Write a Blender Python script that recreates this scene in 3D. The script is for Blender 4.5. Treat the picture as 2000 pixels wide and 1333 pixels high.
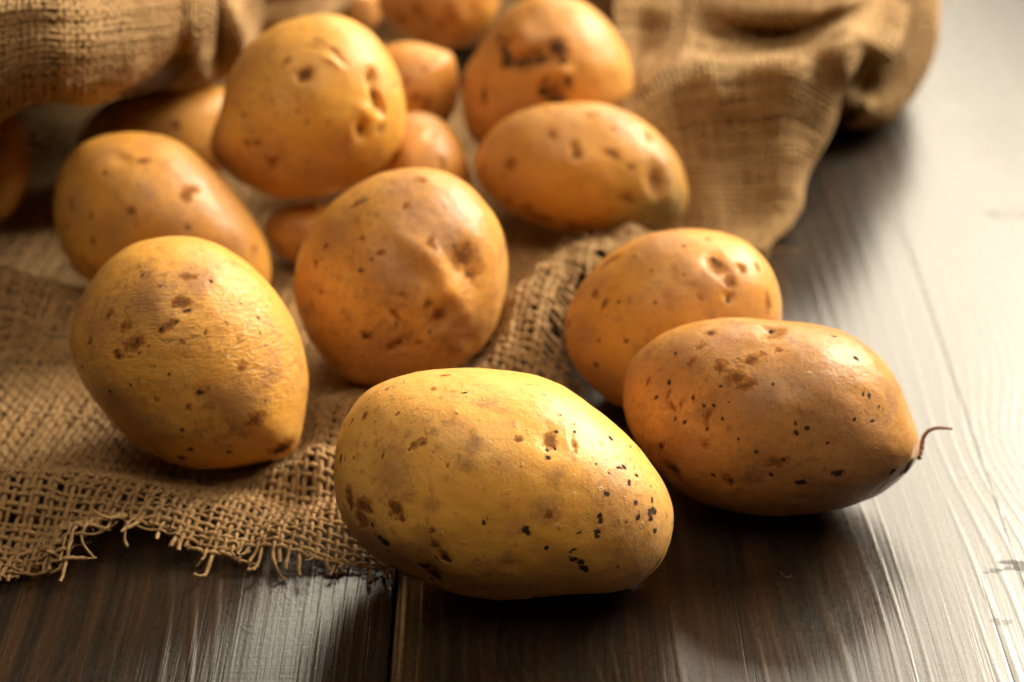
import bpy, math, random
import numpy as np
from mathutils import Matrix, Vector

for _o in list(bpy.data.objects):
    bpy.data.objects.remove(_o, do_unlink=True)
scene = bpy.context.scene
COL = scene.collection

# ------------------------------------------------------------------ camera
cam_d = bpy.data.cameras.new('camera')
cam = bpy.data.objects.new('camera', cam_d)
COL.objects.link(cam)
cam.location = (0.0, 0.0, 0.372)
cam.rotation_euler = (math.radians(90 - 32), 0, 0)
cam_d.lens = 70.0
cam_d.sensor_width = 36.0
cam_d.clip_start = 0.01
cam_d.clip_end = 50
cam_d.dof.use_dof = True
cam_d.dof.focus_distance = 0.560
cam_d.dof.aperture_fstop = 6.3
cam_d.dof.aperture_blades = 9
scene.camera = cam

# ------------------------------------------------------------------ light
world = bpy.data.worlds.new('World')
scene.world = world
world.use_nodes = True
_bg = world.node_tree.nodes['Background']
_bg.inputs['Color'].default_value = (1.0, 0.62, 0.30, 1)
_bg.inputs['Strength'].default_value = 0.05


def area_light(name, loc, target, sx, sy, power, color):
    d = bpy.data.lights.new(name, 'AREA')
    d.shape = 'RECTANGLE'
    d.size, d.size_y = sx, sy
    d.energy = power
    d.color = color
    o = bpy.data.objects.new(name, d)
    o.location = loc
    v = Vector(target) - Vector(loc)
    o.rotation_euler = v.to_track_quat('-Z', 'Y').to_euler()
    COL.objects.link(o)
    return o


area_light('window_light', (0.61, 2.40, 1.14), (0.12, 0.62, 0.0), 1.38, 1.1, 29, (1.0, 0.89, 0.70))
area_light('key_softbox', (0.92, 1.20, 0.80), (0.0, 0.58, 0.03), 0.66, 0.60, 52, (1.0, 0.90, 0.70))
area_light('overhead_softbox', (0.02, 0.22, 1.15), (0.0, 0.52, 0.0), 0.70, 0.70, 7.2, (1.0, 0.83, 0.58))

scene.view_settings.view_transform = 'Standard'
scene.view_settings.look = 'None'
scene.view_settings.exposure = 0.0
scene.view_settings.gamma = 1.0
scene.view_settings.use_curve_mapping = False
scene.cycles.use_denoising = True
scene.cycles.max_bounces = 4
scene.cycles.diffuse_bounces = 3
scene.cycles.glossy_bounces = 2
scene.cycles.use_adaptive_sampling = True
scene.cycles.adaptive_threshold = 0.04
scene.cycles.adaptive_min_samples = 16
scene.cycles.caustics_reflective = False
scene.cycles.caustics_refractive = False
scene.cycles.sample_clamp_indirect = 4.0
POTATO = {
'P1': dict(c=[-0.00235, 0.46456, 0.03323], m=[[1.0, 0.0051, -0.0], [-0.003, 0.5892, 0.808], [-0.0041, 0.808, -0.5892]], d=0.03331,
 r=[46.03, 43.82, 41.84, 40.09, 38.45, 36.97, 35.73, 34.73, 33.97, 33.45, 33.15, 32.99, 32.87, 32.74, 32.62, 32.52, 32.5, 32.6, 32.85, 33.29, 33.9, 34.67, 35.61, 36.75, 38.15, 39.84, 41.73, 43.71, 45.61, 47.26, 48.45, 49.12, 49.41, 49.51, 49.44, 49.24, 48.94, 48.49, 47.74, 46.74, 45.58, 44.26, 42.54, 40.45, 38.52, 37.11, 36.09, 35.36, 34.85, 34.43, 34.01, 33.64, 33.37, 33.22, 33.19, 33.26, 33.45, 33.78, 34.35, 35.25, 36.55, 38.39, 40.92, 43.86, 46.58, 48.62, 49.94, 50.6, 50.69, 50.34, 49.52, 48.07],
 k=[('k',-46.17,7.27,0.69,1.8,90,0),('k',-36.36,-11.67,0.52,1,0,0),('k',-35.78,-14.19,0.4,1,0,0),('k',-33.6,-15.45,1.15,1.6,-35,0),('k',-32.56,-16.37,0.52,1,0,0),('k',-22.29,-22.97,1.15,1.3,-30,0),('k',-19.83,-25.08,0.86,1,0,0),('k',-18.57,-26.11,0.98,1,0,0),('k',-20.52,-26.91,0.63,1,0,0),('k',-15.47,-20.82,1.04,1.6,-60,0),('k',-5.87,-10.62,0.75,1.3,90,0),('k',6.3,-12.38,1.04,1,0,0),('k',7.27,-13.41,0.81,1,0,0),('k',12.41,7.33,0.75,1,0,0),('k',14.92,14.23,0.58,1,0,0),('k',12.13,9.46,0.58,1,0,0),('k',14.15,9.74,0.46,1,0,0),('k',19.93,14.1,0.52,1,0,0),('k',29.9,12.57,0.75,1,0,0),('k',31.4,4.23,0.52,1,0,0),('k',33.01,5.08,0.75,1,0,0),('k',31.97,4.51,0.46,1,0,0),('k',34.54,0.2,0.86,1,0,0),('k',33.09,-1.4,0.4,1,0,0),('k',27.9,-2.36,0.98,1.4,20,0),('k',29.2,2.68,0.46,1,0,0),('k',36.51,-5.25,0.75,1,0,0),('k',37.47,-7.84,0.58,1,0,0),('k',37.05,-9.55,0.75,1,0,0),('k',40.52,-7.84,1.15,1,0,0),('k',41.78,-7.45,0.86,1,0,0),('k',40.96,-9.56,0.86,1,0,0),('k',41.41,-4.12,0.63,1.4,90,0),('k',26.31,-8.77,0.75,1,0,0),('k',26.71,-9.81,0.81,1,0,0),('k',26.23,-12.95,0.81,1,0,0),('k',25.88,-14.27,0.81,1,0,0),('k',19.31,-18.47,0.58,1.8,35,0),('k',18.5,-19.39,0.46,1,0,0),('k',19.75,-21.1,0.86,1,0,0),('k',21.58,-21.79,0.98,1.4,-30,0),('k',22.32,-23.05,0.86,1,0,0),('k',23.06,-23.97,0.63,1,0,0),('k',18.61,-20.64,0.46,1,0,0),('k',42.09,-12.83,0.63,1,0,0),('k',33.89,-10.4,0.52,1,0,0),('k',32.25,-23.08,0.4,1,0,0),('k',12.02,-17.37,0.63,1,0,0),('k',6.81,-29.73,0.52,1,0,0),('k',9.38,-31.61,0.63,2.5,0,0),('k',25.93,4.99,0.4,1,0,0),('k',37.25,1.91,0.46,1,0,0),('k',38.35,9.55,0.63,1.6,-60,0),('k',35.47,10.25,0.35,1,0,0),('k',48.07,-11.59,0.52,2,80,0),('k',-11.17,25.6,0.52,4,30,0),('k',-42.87,17.85,0.52,4,70,0),('k',-45.46,17.11,0.4,1,0,0),('k',43.55,-23.29,0.86,4,55,0),('k',44.42,-21.86,0.58,3,55,0),('k',-31.29,-23.79,0.69,1,0,0),('k',21.23,-13.68,0.58,2,10,0),('k',30.45,-8.79,0.35,1,0,0),('k',16.39,19.81,0.35,1,0,0),('k',15.81,18.95,0.35,1,0,0),('k',-35.46,2.13,0.17,1,0,0),('k',37.69,-0.67,0.29,1,0,0),('k',41.15,-0.68,0.29,1,0,0),('k',43.21,5.63,0.4,2,-50,0),('k',-12.9,19.03,0.29,1,0,0),('k',-25.58,9.57,0.58,1,0,0),('b',-43.09,-4.44,1.96,2.0,80,0),('b',-39.36,-6.17,2.08,1.2,-40,0),('b',-40.21,-9.32,2.31,1.3,-30,0),('b',-37.92,-6.75,1.73,1.5,-60,0),('b',-42.81,-2.44,1.04,2,80,0),('b',-29.59,-7.63,2.08,1.2,60,0),('b',-27.87,-9.35,1.38,1.4,-60,0),('b',-30.45,-6.2,1.27,1.5,60,0),('b',-24.43,10.71,1.38,1,0,0),('b',-22.01,11.17,1.15,1.5,0,0),('b',13.01,12.04,2.31,1.6,70,0),('b',-14.93,4.65,0.75,1.6,40,0),('b',12.63,-8.62,1.38,1,0,0),('b',15.22,-9.31,0.52,1,0,0),('b',-18.68,-16.81,1.38,1.3,-40,0),('b',-16.39,-19.96,1.5,1.4,-60,0),('b',-18.51,-20.81,0.63,1.6,70,0),('b',-19.83,-24.51,2.54,1.3,-40,0),('b',-4.61,-9.71,0.75,2.2,80,0),('b',4.08,12.64,1.15,1.4,0,0),('b',-38.84,19.22,1.04,1.6,40,0),('b',-29.62,19.36,0.81,2,40,0),('b',-19.82,27.01,0.92,1.5,10,0),('b',-16.93,30.87,0.81,2.5,0,0),('b',-47.44,5.9,0.46,5,90,0),('b',-44.85,7.04,0.52,3,90,0),('b',-33.63,7.58,0.69,1.5,80,0),('b',-15.25,-30.68,0.52,1,0,0),('b',-19.54,-13.1,0.92,1.6,-60,0),('b',19.34,9.72,1.15,2.5,80,0),('b',-35.38,17.36,0.35,1,0,0),('b',-41.98,7.6,0.46,1,0,0),('b',-19.25,8.4,0.4,1,0,0),('b',-37.69,24.0,0.46,2,35,0),('b',-32.22,27.16,0.46,2,30,0),('b',45.96,-10.15,0.46,1,0,0),('b',-22.7,12.15,0.52,1,0,0),('r',-25.86,-2.95,2.54,1,0,0),('r',-19.54,-5.94,2.31,1,0,0),('r',-8.42,10.38,2.19,1,0,0),('r',-9.75,4.64,2.08,1,0,0),('r',-19.24,14.15,1.27,1,0,0),('r',-26.16,14.46,1.27,1,0,0),('r',-3.96,21.89,2.65,1.3,-20,0),('r',-4.64,-24.85,1.61,1,0,0),('r',-35.89,-16.48,8.65,1.4,-30,0),('r',35.32,-10.41,10.96,1,0,0),('r',42.17,-16.15,9.23,1,0,0),('r',-31.33,2.4,7.5,0.7,0,0),('r',14.12,2.27,2.31,1.5,60,0),('r',0.82,-20.87,2.31,1,0,0),('r',11.78,-6.9,4.04,1,0,0),('r',-9.52,-28.54,6.92,3,0,0),('r',29.63,-1.22,6.92,1,0,0),('r',1.37,-28.57,5.19,2,0,0),('r',-20.98,-18.24,4.61,0.6,0,0),('l',-12.61,24.33,0.36,1.6530750703551425,66.59192997865426,0),('l',-5.98,23.51,0.48,1.750864364929665,11.79519466316636,0),('l',-0.32,25.68,0.29,2.0049628985157524,46.68372257904137,0),('l',-13.08,19.49,0.36,2.1947738026125556,84.64743135404063,0),('l',-25.01,19.47,0.55,1.571623850439202,115.03226529794915,0),('l',-21.43,19.92,0.34,1.7618327899422264,156.24815528579342,0),('l',-3.7,11.06,0.45,1.8895022274417883,120.85406556652666,0),('l',-1.41,3.35,0.31,1.9098762955441808,106.39792492763716,0),('l',-5.74,-1.8,0.38,1.0372141017637,155.7949026562102,0),('l',1.91,-2.0,0.44,1.8625887088789639,158.1863040459867,0),('l',-12.47,-8.26,0.51,2.1053184011006496,71.09341272013391,0),('l',-11.22,-16.09,0.54,1.533545267260913,168.4056099068138,0),('l',-27.0,-16.5,0.57,1.1169451716770527,24.4743948361204,0),('l',0.71,-18.3,0.36,2.158576166677844,78.50913599293727,0),('l',-5.49,-18.85,0.49,1.3612314381106065,91.30373708923071,0),('l',4.35,5.74,0.41,1.421092586524216,105.31333933296543,0),('l',3.69,15.81,0.47,2.0850421250173303,122.756784594294,0),('l',7.3,27.63,0.58,2.0276806796761067,178.37813607638674,0),('l',13.05,22.41,0.5,1.1957195463652837,154.9147559609283,0),('l',11.33,24.44,0.59,2.085635181414684,102.43935062537822,0),('l',12.28,-24.79,0.51,1.253349980410718,149.68942744920375,0),('l',17.84,-25.77,0.47,1.3419489543834464,11.422903886141283,0),('l',4.13,-25.56,0.56,2.187767217905898,15.933256759751105,0),('l',22.86,-9.39,0.54,1.4925541928150907,27.137767401505723,0),('l',22.83,-14.94,0.38,1.9225502647328137,157.09806443307625,0),('l',17.39,-11.49,0.3,1.7374390342381705,8.089243829286517,0),('l',27.93,1.94,0.52,1.3971449752228091,158.56295530452445,0),('l',26.18,-1.5,0.6,1.606504448377653,179.73161016763976,0),('l',29.67,3.95,0.39,1.0923648456464943,107.95730558338813,0),('l',34.26,2.67,0.3,1.2368618277141032,73.42850441105836,0),('l',15.49,-11.78,0.48,1.1874387892162777,7.638448449816759,0),('l',26.7,-11.52,0.56,1.3765966238993101,172.5586967535219,0),('l',38.47,-11.85,0.57,1.4533470872946193,82.87373391226285,0),('l',32.45,-9.94,0.45,1.7726664620652723,107.21704291235469,0),('l',-11.8,-25.11,0.47,1.7441513625343146,169.31182597631337,0),('l',-1.78,-29.41,0.45,1.5174298641171193,129.6560253859449,0),('l',25.47,-24.26,0.36,1.3613042334089793,176.00351696075435,0),('l',-7.38,-21.87,0.45,1.6581165612242348,2.062347545559431,0),('l',-37.98,24.0,0.42,1.6959582565564788,3.6095202548278804,0),('l',-34.81,25.43,0.48,1.7586166423553387,10.814491912990142,0),('l',-27.9,29.17,0.49,1.5595005156360495,122.27065164685955,0),('l',-31.93,27.16,0.4,1.848340299239079,132.84617206536618,0),('l',-20.0,-13.1,0.3,1.0726921643749567,121.68365570772782,0),('l',-16.84,-13.28,0.59,1.3013467338201643,82.13618333454826,0),('l',17.48,-15.96,0.48,1.384030462897608,65.51191608119224,0),('l',6.68,14.36,0.39,1.4429847703323448,107.21187105435656,0),('l',19.27,-2.91,0.38,1.4525924095947003,139.00921423994177,0),('l',-16.94,6.96,0.3,1.6831096024846988,132.3311727021317,0),('l',7.96,-28.02,0.39,1.2670454113518292,144.6853806710844,0),('l',35.45,6.8,0.36,1.2248732091015304,78.34217769590778,0),('l',26.83,10.85,0.51,1.1222100311582457,57.953877231827605,0),('l',24.52,9.71,0.39,2.000246669868771,78.91753186104965,0),('l',19.37,16.06,0.56,1.203141079067722,60.60784230807853,0),('l',33.09,-1.23,0.49,2.061877926305547,81.19839317134006,0),('e',13.01,11.76,3.46,1.5,70,0.7),('e',-39.93,-6.74,4.04,1.2,0,0.25),('e',19.23,12.03,1.27,4,80,0.35),('e',-19.83,-24.51,2.88,1.3,-40,0.4),('e',-24.43,10.71,1.73,1,0,0.35),('e',17.62,11.45,1.73,4,80,-0.35),('e',-15.53,-20.54,1.5,1.5,-60,0.25),('e',-29.59,-8.2,2.88,1,0,0.25),('e',7.16,-12.89,6.34,1,0,0.35),('e',-9.47,2.34,14.99,1.5,0,-0.5)]),
'P2': dict(c=[0.07949, 0.50344, 0.03004], m=[[0.9878, -0.156, 0.0], [0.0869, 0.5503, 0.8304], [0.1295, 0.8203, -0.5571]], d=0.02985,
 r=[43.22, 41.83, 40.74, 39.88, 39.19, 38.55, 37.86, 37.13, 36.37, 35.54, 34.65, 33.73, 32.8, 31.91, 31.13, 30.48, 29.97, 29.64, 29.53, 29.68, 30.06, 30.64, 31.38, 32.28, 33.36, 34.61, 36.04, 37.64, 39.35, 41.11, 42.81, 44.34, 45.62, 46.46, 46.71, 46.35, 45.59, 44.7, 43.66, 42.31, 40.82, 39.4, 38.2, 37.29, 36.58, 35.82, 34.92, 33.95, 33.03, 32.18, 31.45, 30.88, 30.48, 30.24, 30.14, 30.13, 30.23, 30.46, 30.84, 31.41, 32.17, 33.15, 34.32, 35.62, 37.03, 38.53, 40.08, 41.59, 42.96, 44.28, 45.12, 44.65],
 k=[('k',-25.38,-4.39,0.83,1,0,0),('k',-34.85,3.19,0.68,2,50,0),('k',-31.47,7.37,0.63,1,0,0),('k',-23.78,4.14,0.63,1,0,0),('k',-13.94,-2.02,0.58,1,0,0),('k',-17.31,1.89,0.53,2.2,-50,0),('k',-12.94,2.66,0.44,1,0,0),('k',-10.86,16.31,0.44,1,0,0),('k',-20.06,23.16,0.68,1,0,0),('k',-2.98,26.16,0.68,1,0,0),('k',-30.37,16.12,0.49,1,0,0),('k',6.72,-1.41,0.78,1,0,0),('k',7.14,-3.68,0.73,1,0,0),('k',-19.94,1.57,0.68,1,0,0),('k',-28.72,-3.33,0.53,2.4,80,0),('k',-19.35,-5.41,0.58,1,0,0),('k',-28.23,-17.69,1.17,1,0,0),('k',-16.19,-18.92,0.68,1.5,-30,0),('k',-10.64,-20.25,0.73,1,0,0),('k',-3.31,-10.26,0.63,1,0,0),('k',-9.36,-7.91,0.58,1.6,80,0),('k',-0.62,9.2,0.53,1,0,0),('k',4.53,-12.44,0.73,1,0,0),('k',1.61,-17.67,0.63,1,0,0),('k',-15.63,7.76,0.49,1,0,0),('k',-17.97,12.65,0.39,1,0,0),('k',-15.92,11.13,0.39,1,0,0),('k',-26.15,3.6,0.29,1,0,0),('k',-9.02,0.59,0.29,1,0,0),('k',-31.99,-11.63,0.58,1,0,0),('k',-38.18,-9.17,0.39,1,0,0),('k',-20.61,-1.88,0.44,4,80,0),('k',-30.95,0.12,0.44,5,-65,0),('k',-23.84,19.2,0.39,1,0,0),('k',-14.83,3.95,0.29,1,0,0),('k',-22.47,14.45,0.34,1,0,0),('k',25.28,8.73,0.65,1,0,0),('k',27.52,8.78,0.65,1,0,0),('k',10.26,-2.1,0.79,1,0,0),('k',16.28,25.5,0.65,1.6,0,0),('k',22.8,19.24,0.72,1,0,0),('k',28.93,1.91,0.72,1,0,0),('k',19.88,-14.1,1.73,1.4,0,0),('k',1.38,-17.44,0.65,1,0,0),('k',10.34,-18.55,1.01,1.8,0,0),('k',41.41,-11.21,1.59,1.8,60,0),('k',37.18,-12.52,0.79,1,0,0),('k',43.4,-9.82,1.01,2.2,60,0),('k',42.9,-12.36,1.16,1,0,0),('k',-3.29,-10.12,0.65,1,0,0),('k',16.9,-6.16,0.58,1,0,0),('k',30.9,6.15,0.43,1,0,0),('k',23.53,1.57,0.65,2,60,0),('b',-11.05,10.57,2.91,1,0,0),('b',-8.5,8.86,2.43,1.6,35,0),('b',-31.28,3.98,1.26,3,80,0),('b',-29.99,0.21,1.26,3,-65,0),('b',-6.76,16.75,2.23,2.2,30,0),('b',-2.83,24.34,2.53,1.2,60,0),('b',-19.17,-1.76,1.94,2,70,0),('b',2.45,-13.36,2.67,1.6,0,0),('b',-20.28,22.89,1.75,1,0,0),('b',-37.44,7.83,1.17,3,80,0),('b',-23.5,3.68,0.97,3,80,0),('b',-27.18,1.42,0.97,2.5,80,0),('b',-22.84,18.79,1.65,1.4,60,0),('b',0.23,19.27,1.17,1,0,0),('b',-16.08,13.05,1.94,1,0,0),('b',-25.36,14.21,1.26,1,0,0),('b',-11.35,-20.41,1.94,1,0,0),('b',-28.21,-17.84,2.43,1,0,0),('b',-19.49,-9.54,1.65,1,0,0),('b',-31.89,-11.62,1.46,2,40,0),('r',-27.61,17.91,6.8,1,0,0),('r',-16.29,21.28,6.8,1,0,0),('r',-32.49,6.8,6.8,1,0,0),('r',-5.24,4.3,9.71,1,0,0),('r',13.35,10.73,9.71,1,0,0),('r',-23.16,-11.81,9.71,1,0,0),('r',1.11,-14.44,10.68,1,0,0),('r',24.34,-7.53,12.14,1,0,0),('r',16.49,1.38,9.71,1,0,0),('r',-43.53,10.72,4.86,1,0,0),('e',-2.11,24.94,2.68,1.4,70,1.8),('e',-4.99,25.81,2.21,1,0,1.0),('e',-6.59,14.97,2.53,2.4,30,0.5),('e',44.8,-7.72,2.53,1,0,0.6),('e',-29.46,-0.23,1.58,4,-65,0.3),('e',-25.17,4.87,1.58,4,80,0.3),('e',-5.54,13.65,9.47,1.6,30,-0.4)]),
'P3': dict(c=[0.05316, 0.56033, 0.02967], m=[[0.9955, -0.0944, 0.0], [0.0491, 0.5173, 0.8544], [0.0807, 0.8506, -0.5196]], d=0.02745,
 r=[35.39, 35.52, 35.62, 35.75, 35.9, 36.01, 36.07, 36.05, 35.92, 35.66, 35.18, 34.5, 33.73, 32.99, 32.28, 31.63, 31.06, 30.59, 30.21, 29.95, 29.81, 29.77, 29.74, 29.7, 29.69, 29.76, 29.94, 30.22, 30.58, 31.0, 31.47, 32.03, 32.66, 33.36, 34.12, 34.85, 35.41, 35.79, 36.05, 36.19, 36.17, 35.96, 35.6, 35.17, 34.77, 34.45, 34.18, 33.9, 33.47, 32.85, 32.12, 31.44, 30.91, 30.58, 30.4, 30.33, 30.31, 30.32, 30.4, 30.56, 30.81, 31.12, 31.48, 31.88, 32.3, 32.72, 33.12, 33.54, 33.98, 34.42, 34.81, 35.14],
 k=[('b',12.67,18.61,3.02,1.2,-60,0),('b',17.54,13.44,2.18,1.6,-60,0),('b',-21.27,18.57,2.06,2.2,20,0),('b',17.05,8.02,1.21,1,0,0),('b',-22.9,4.54,1.69,1.6,80,0),('b',-19.74,19.02,1.21,2,20,0),('b',7.81,8.35,1.33,1,0,0),('r',-29.4,-5.1,6.98,1,0,0),('r',2.7,18.14,5.43,1,0,0),('r',9.11,13.04,6.2,1,0,0),('r',16.81,12.64,5.43,1,0,0),('r',-8.31,22.27,9.3,1,0,0),('r',-27.85,10.5,6.2,1,0,0),('r',22.18,-2.53,11.63,1,0,0),('k',-23.46,-7.52,0.6,1,0,0),('k',-15.32,-7.5,0.6,1,0,0),('k',-6.15,5.35,0.67,1,0,0),('k',-23.83,-15.68,0.73,1,0,0),('k',-25.18,-4.11,0.54,1,0,0),('k',-12.85,20.51,0.67,1,0,0),('k',-17.52,5.57,0.48,1,0,0),('k',-24.58,-23.87,0.6,1,0,0),('k',12.17,20.91,0.85,2,-60,0),('k',18.29,13.87,0.73,1,0,0),('k',-2.13,22.17,0.54,1,0,0),('k',17.08,7.25,0.73,1,0,0),('k',-7.23,16.13,0.48,1,0,0),('e',12.65,19.0,3.88,1.6,-60,1.1),('e',17.92,13.46,2.33,1.2,-60,0.5),('e',5.92,15.21,4.65,1,0,-0.7),('e',17.41,8.42,1.71,1,0,0.6)]),
'P4': dict(c=[-0.101, 0.52529, 0.03949], m=[[0.982, 0.1888, -0.0], [-0.0997, 0.5184, 0.8493], [-0.1604, 0.834, -0.5279]], d=0.03076,
 r=[35.22, 34.61, 34.12, 33.73, 33.42, 33.16, 32.97, 32.88, 32.91, 33.05, 33.3, 33.65, 34.1, 34.63, 35.16, 35.6, 35.94, 36.26, 36.57, 36.84, 37.09, 37.36, 37.61, 37.77, 37.81, 37.75, 37.58, 37.38, 37.23, 37.15, 37.12, 37.08, 37.01, 36.85, 36.55, 35.92, 35.0, 34.14, 33.52, 33.03, 32.59, 32.2, 31.92, 31.78, 31.79, 31.93, 32.18, 32.5, 32.9, 33.38, 33.96, 34.62, 35.31, 35.96, 36.55, 37.13, 37.73, 38.42, 39.27, 40.4, 42.01, 43.94, 45.0, 44.32, 42.86, 41.54, 40.39, 39.37, 38.44, 37.57, 36.74, 35.94],
 k=[('k',0.8,12.58,0.94,1.8,10,0),('k',9.06,20.75,0.64,1,0,0),('k',2.67,-11.88,0.89,1.5,0,0),('k',2.9,-10.83,0.49,1,0,0),('k',-4.55,-22.21,0.69,1,0,0),('k',-2.79,-29.29,0.79,1,0,0),('k',4.27,-29.94,0.59,1,0,0),('k',8.94,-31.08,0.89,1,0,0),('k',9.65,-28.95,0.49,1,0,0),('k',26.13,-32.95,1.68,1.7,55,0),('k',24.42,-34.35,0.79,1,0,0),('k',-6.01,-5.96,0.54,1,0,0),('k',-20.95,1.19,0.64,1,0,0),('k',-14.73,5.24,0.69,1,0,0),('k',-24.43,-9.04,0.69,1,0,0),('k',-32.2,-1.39,0.64,1,0,0),('k',-14.49,1.47,0.64,1.6,20,0),('k',-2.68,8.73,0.59,1.6,15,0),('k',-6.44,8.16,0.59,2.4,15,0),('k',-13.26,-7.71,0.49,1,0,0),('k',-17.85,-7.55,0.49,1.6,80,0),('k',-11.25,24.57,0.54,1,0,0),('k',-6.51,19.74,0.39,1,0,0),('k',21.29,-12.56,0.54,1,0,0),('k',21.56,-16.06,0.49,1,0,0),('k',17.13,-10.43,0.39,1,0,0),('k',15.04,2.88,0.44,1,0,0),('k',8.74,-0.89,0.39,1,0,0),('k',-4.93,-32.07,0.79,1,0,0),('k',-11.23,3.33,0.49,2,30,0),('k',-29.01,6.06,0.49,3,75,0),('k',-23.99,-1.61,0.39,3,30,0),('k',-21.1,2.77,0.49,1,0,0),('k',21.54,8.53,0.49,3,-20,0),('k',22.27,3.41,0.44,3,70,0),('k',12.08,7.58,0.39,2,-50,0),('k',-10.06,-3.35,0.39,3,-60,0),('k',23.13,-0.46,0.39,2,-20,0),('k',17.0,13.07,0.34,5,10,0),('b',-5.22,8.04,1.97,2.5,15,0),('b',-0.8,15.12,2.27,2.2,10,0),('b',-15.46,4.07,2.96,1.5,20,0),('b',-22.41,14.11,1.48,2,50,0),('b',15.08,-5.94,1.48,1,0,0),('b',-18.0,9.31,1.68,1,0,0),('b',-28.65,6.64,1.18,2.4,75,0),('b',-21.23,1.53,1.48,1,0,0),('b',2.4,22.33,2.17,1.6,10,0),('b',-10.41,-13.01,0.99,1,0,0),('b',-2.02,3.02,0.89,1,0,0),('b',5.07,5.76,0.69,1.5,70,0),('b',-1.47,-16.14,0.99,1,0,0),('b',18.52,-21.41,2.96,1,0,0),('b',25.54,-32.57,2.96,1,0,0),('r',-18.24,-17.49,8.21,1.3,-40,0),('r',-24.88,-10.55,6.95,1,0,0),('r',-25.8,10.71,7.58,1,0,0),('r',-11.18,16.13,7.58,1,0,0),('r',3.01,22.27,5.69,1,0,0),('r',14.7,-15.96,7.58,1,0,0),('r',-30.85,21.16,6.95,1,0,0),('f',23.64,4.54,14.53,0.8,0,0),('f',-14.54,7.1,14.53,1.4,20,0),('f',28.15,-6.64,9.48,1,0,0),('e',0.8,12.58,2.53,1.8,10,0.5),('e',26.44,-32.99,3.16,1.3,55,0.9),('e',2.64,-12.19,2.53,1,0,0.5),('e',-0.8,15.12,3.16,2,10,0.3)]),
'P5': dict(c=[-0.03697, 0.5734, 0.0388], m=[[0.9979, 0.0643, -0.0], [-0.0323, 0.5006, 0.8651], [-0.0557, 0.8633, -0.5017]], d=0.03026,
 r=[35.56, 35.81, 36.05, 36.32, 36.65, 36.96, 37.15, 37.22, 37.3, 37.5, 37.76, 37.96, 38.0, 37.9, 37.63, 37.2, 36.67, 36.16, 35.73, 35.37, 35.03, 34.67, 34.3, 33.96, 33.71, 33.57, 33.53, 33.56, 33.65, 33.76, 33.93, 34.16, 34.44, 34.72, 34.95, 35.13, 35.34, 35.62, 35.87, 36.0, 36.08, 36.21, 36.48, 36.84, 37.2, 37.52, 37.84, 38.19, 38.47, 38.42, 37.98, 37.36, 36.77, 36.26, 35.87, 35.63, 35.54, 35.53, 35.52, 35.53, 35.58, 35.67, 35.7, 35.64, 35.53, 35.43, 35.33, 35.2, 35.1, 35.1, 35.18, 35.34],
 k=[('b',20.51,6.16,3.84,1,0,0),('b',23.38,-0.08,2.4,1,0,0),('b',11.87,-13.24,2.69,1,0,0),('b',9.6,10.8,2.21,1,0,0),('b',-1.61,-12.17,1.44,3,-60,0),('b',-11.04,-18.92,2.11,1,0,0),('b',-12.57,24.96,1.73,2,15,0),('b',-24.07,10.63,1.25,2,40,0),('b',-12.68,13.03,0.96,1,0,0),('b',-12.74,2.62,1.15,1,0,0),('b',-3.19,-22.57,1.92,1,0,0),('b',-13.09,-25.0,0.77,1,0,0),('b',-0.15,-5.46,1.06,1,0,0),('b',-25.81,-4.01,0.67,1,0,0),('b',-6.42,8.24,1.15,1,0,0),('b',-8.94,6.17,0.86,1,0,0),('b',-16.86,7.34,0.86,1,0,0),('b',-27.31,5.23,1.15,1,0,0),('b',2.03,22.68,1.44,1.6,60,0),('b',7.83,31.08,1.44,2,-20,0),('b',8.35,-8.2,1.92,1,0,0),('b',5.46,-21.02,1.15,1,0,0),('r',5.64,20.73,10.46,1,0,0),('r',2.24,28.8,8.61,1,0,0),('r',17.97,22.2,9.84,1,0,0),('r',-1.15,1.32,12.3,1,0,0),('r',16.64,-17.71,9.23,1,0,0),('r',-22.11,14.24,7.38,1,0,0),('r',14.59,13.1,9.84,1,0,0),('r',-8.33,-29.16,12.3,1,0,0),('k',-13.03,2.93,0.77,1,0,0),('k',-11.65,-18.9,1.25,1,0,0),('k',-12.82,-17.32,0.67,1,0,0),('k',22.77,0.24,0.62,1,0,0),('k',17.25,9.94,0.62,1,0,0),('k',-3.1,-10.89,0.62,3,-60,0),('k',-1.71,-15.24,0.58,2,-60,0),('k',-13.18,25.1,0.58,2.4,15,0),('k',-11.01,26.14,0.48,1,0,0),('k',-24.07,10.63,0.62,2,40,0),('k',-0.71,-21.73,0.77,2,60,0),('k',-13.09,-25.0,0.53,1,0,0),('k',-15.46,21.07,0.38,1,0,0),('k',12.67,10.7,0.38,1,0,0),('k',11.89,-12.62,0.67,2,50,0),('k',8.32,-18.04,0.48,2,50,0),('e',20.41,3.09,7.69,1.3,-40,2.6),('e',11.85,-13.85,4.92,1.5,50,1.3),('e',-3.14,-12.12,2.09,3.2,-58,1.2),('e',-0.72,-22.04,2.21,1.5,60,1.2),('e',-16.13,1.81,1.11,3,-75,0.7),('e',8.84,6.53,6.77,2.6,-40,-1.5),('e',4.07,-7.44,4.92,2.0,70,-0.9),('e',15.8,-5.99,5.54,1.4,-30,-1.2),('e',20.51,-12.29,3.69,1,0,-0.8),('e',22.07,-20.97,3.69,1,0,0.8)]),
'P6': dict(c=[-0.12285, 0.61652, 0.03665], m=[[0.9807, 0.1954, -0.0], [-0.092, 0.4616, 0.8823], [-0.1724, 0.8653, -0.4707]], d=0.02945,
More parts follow.
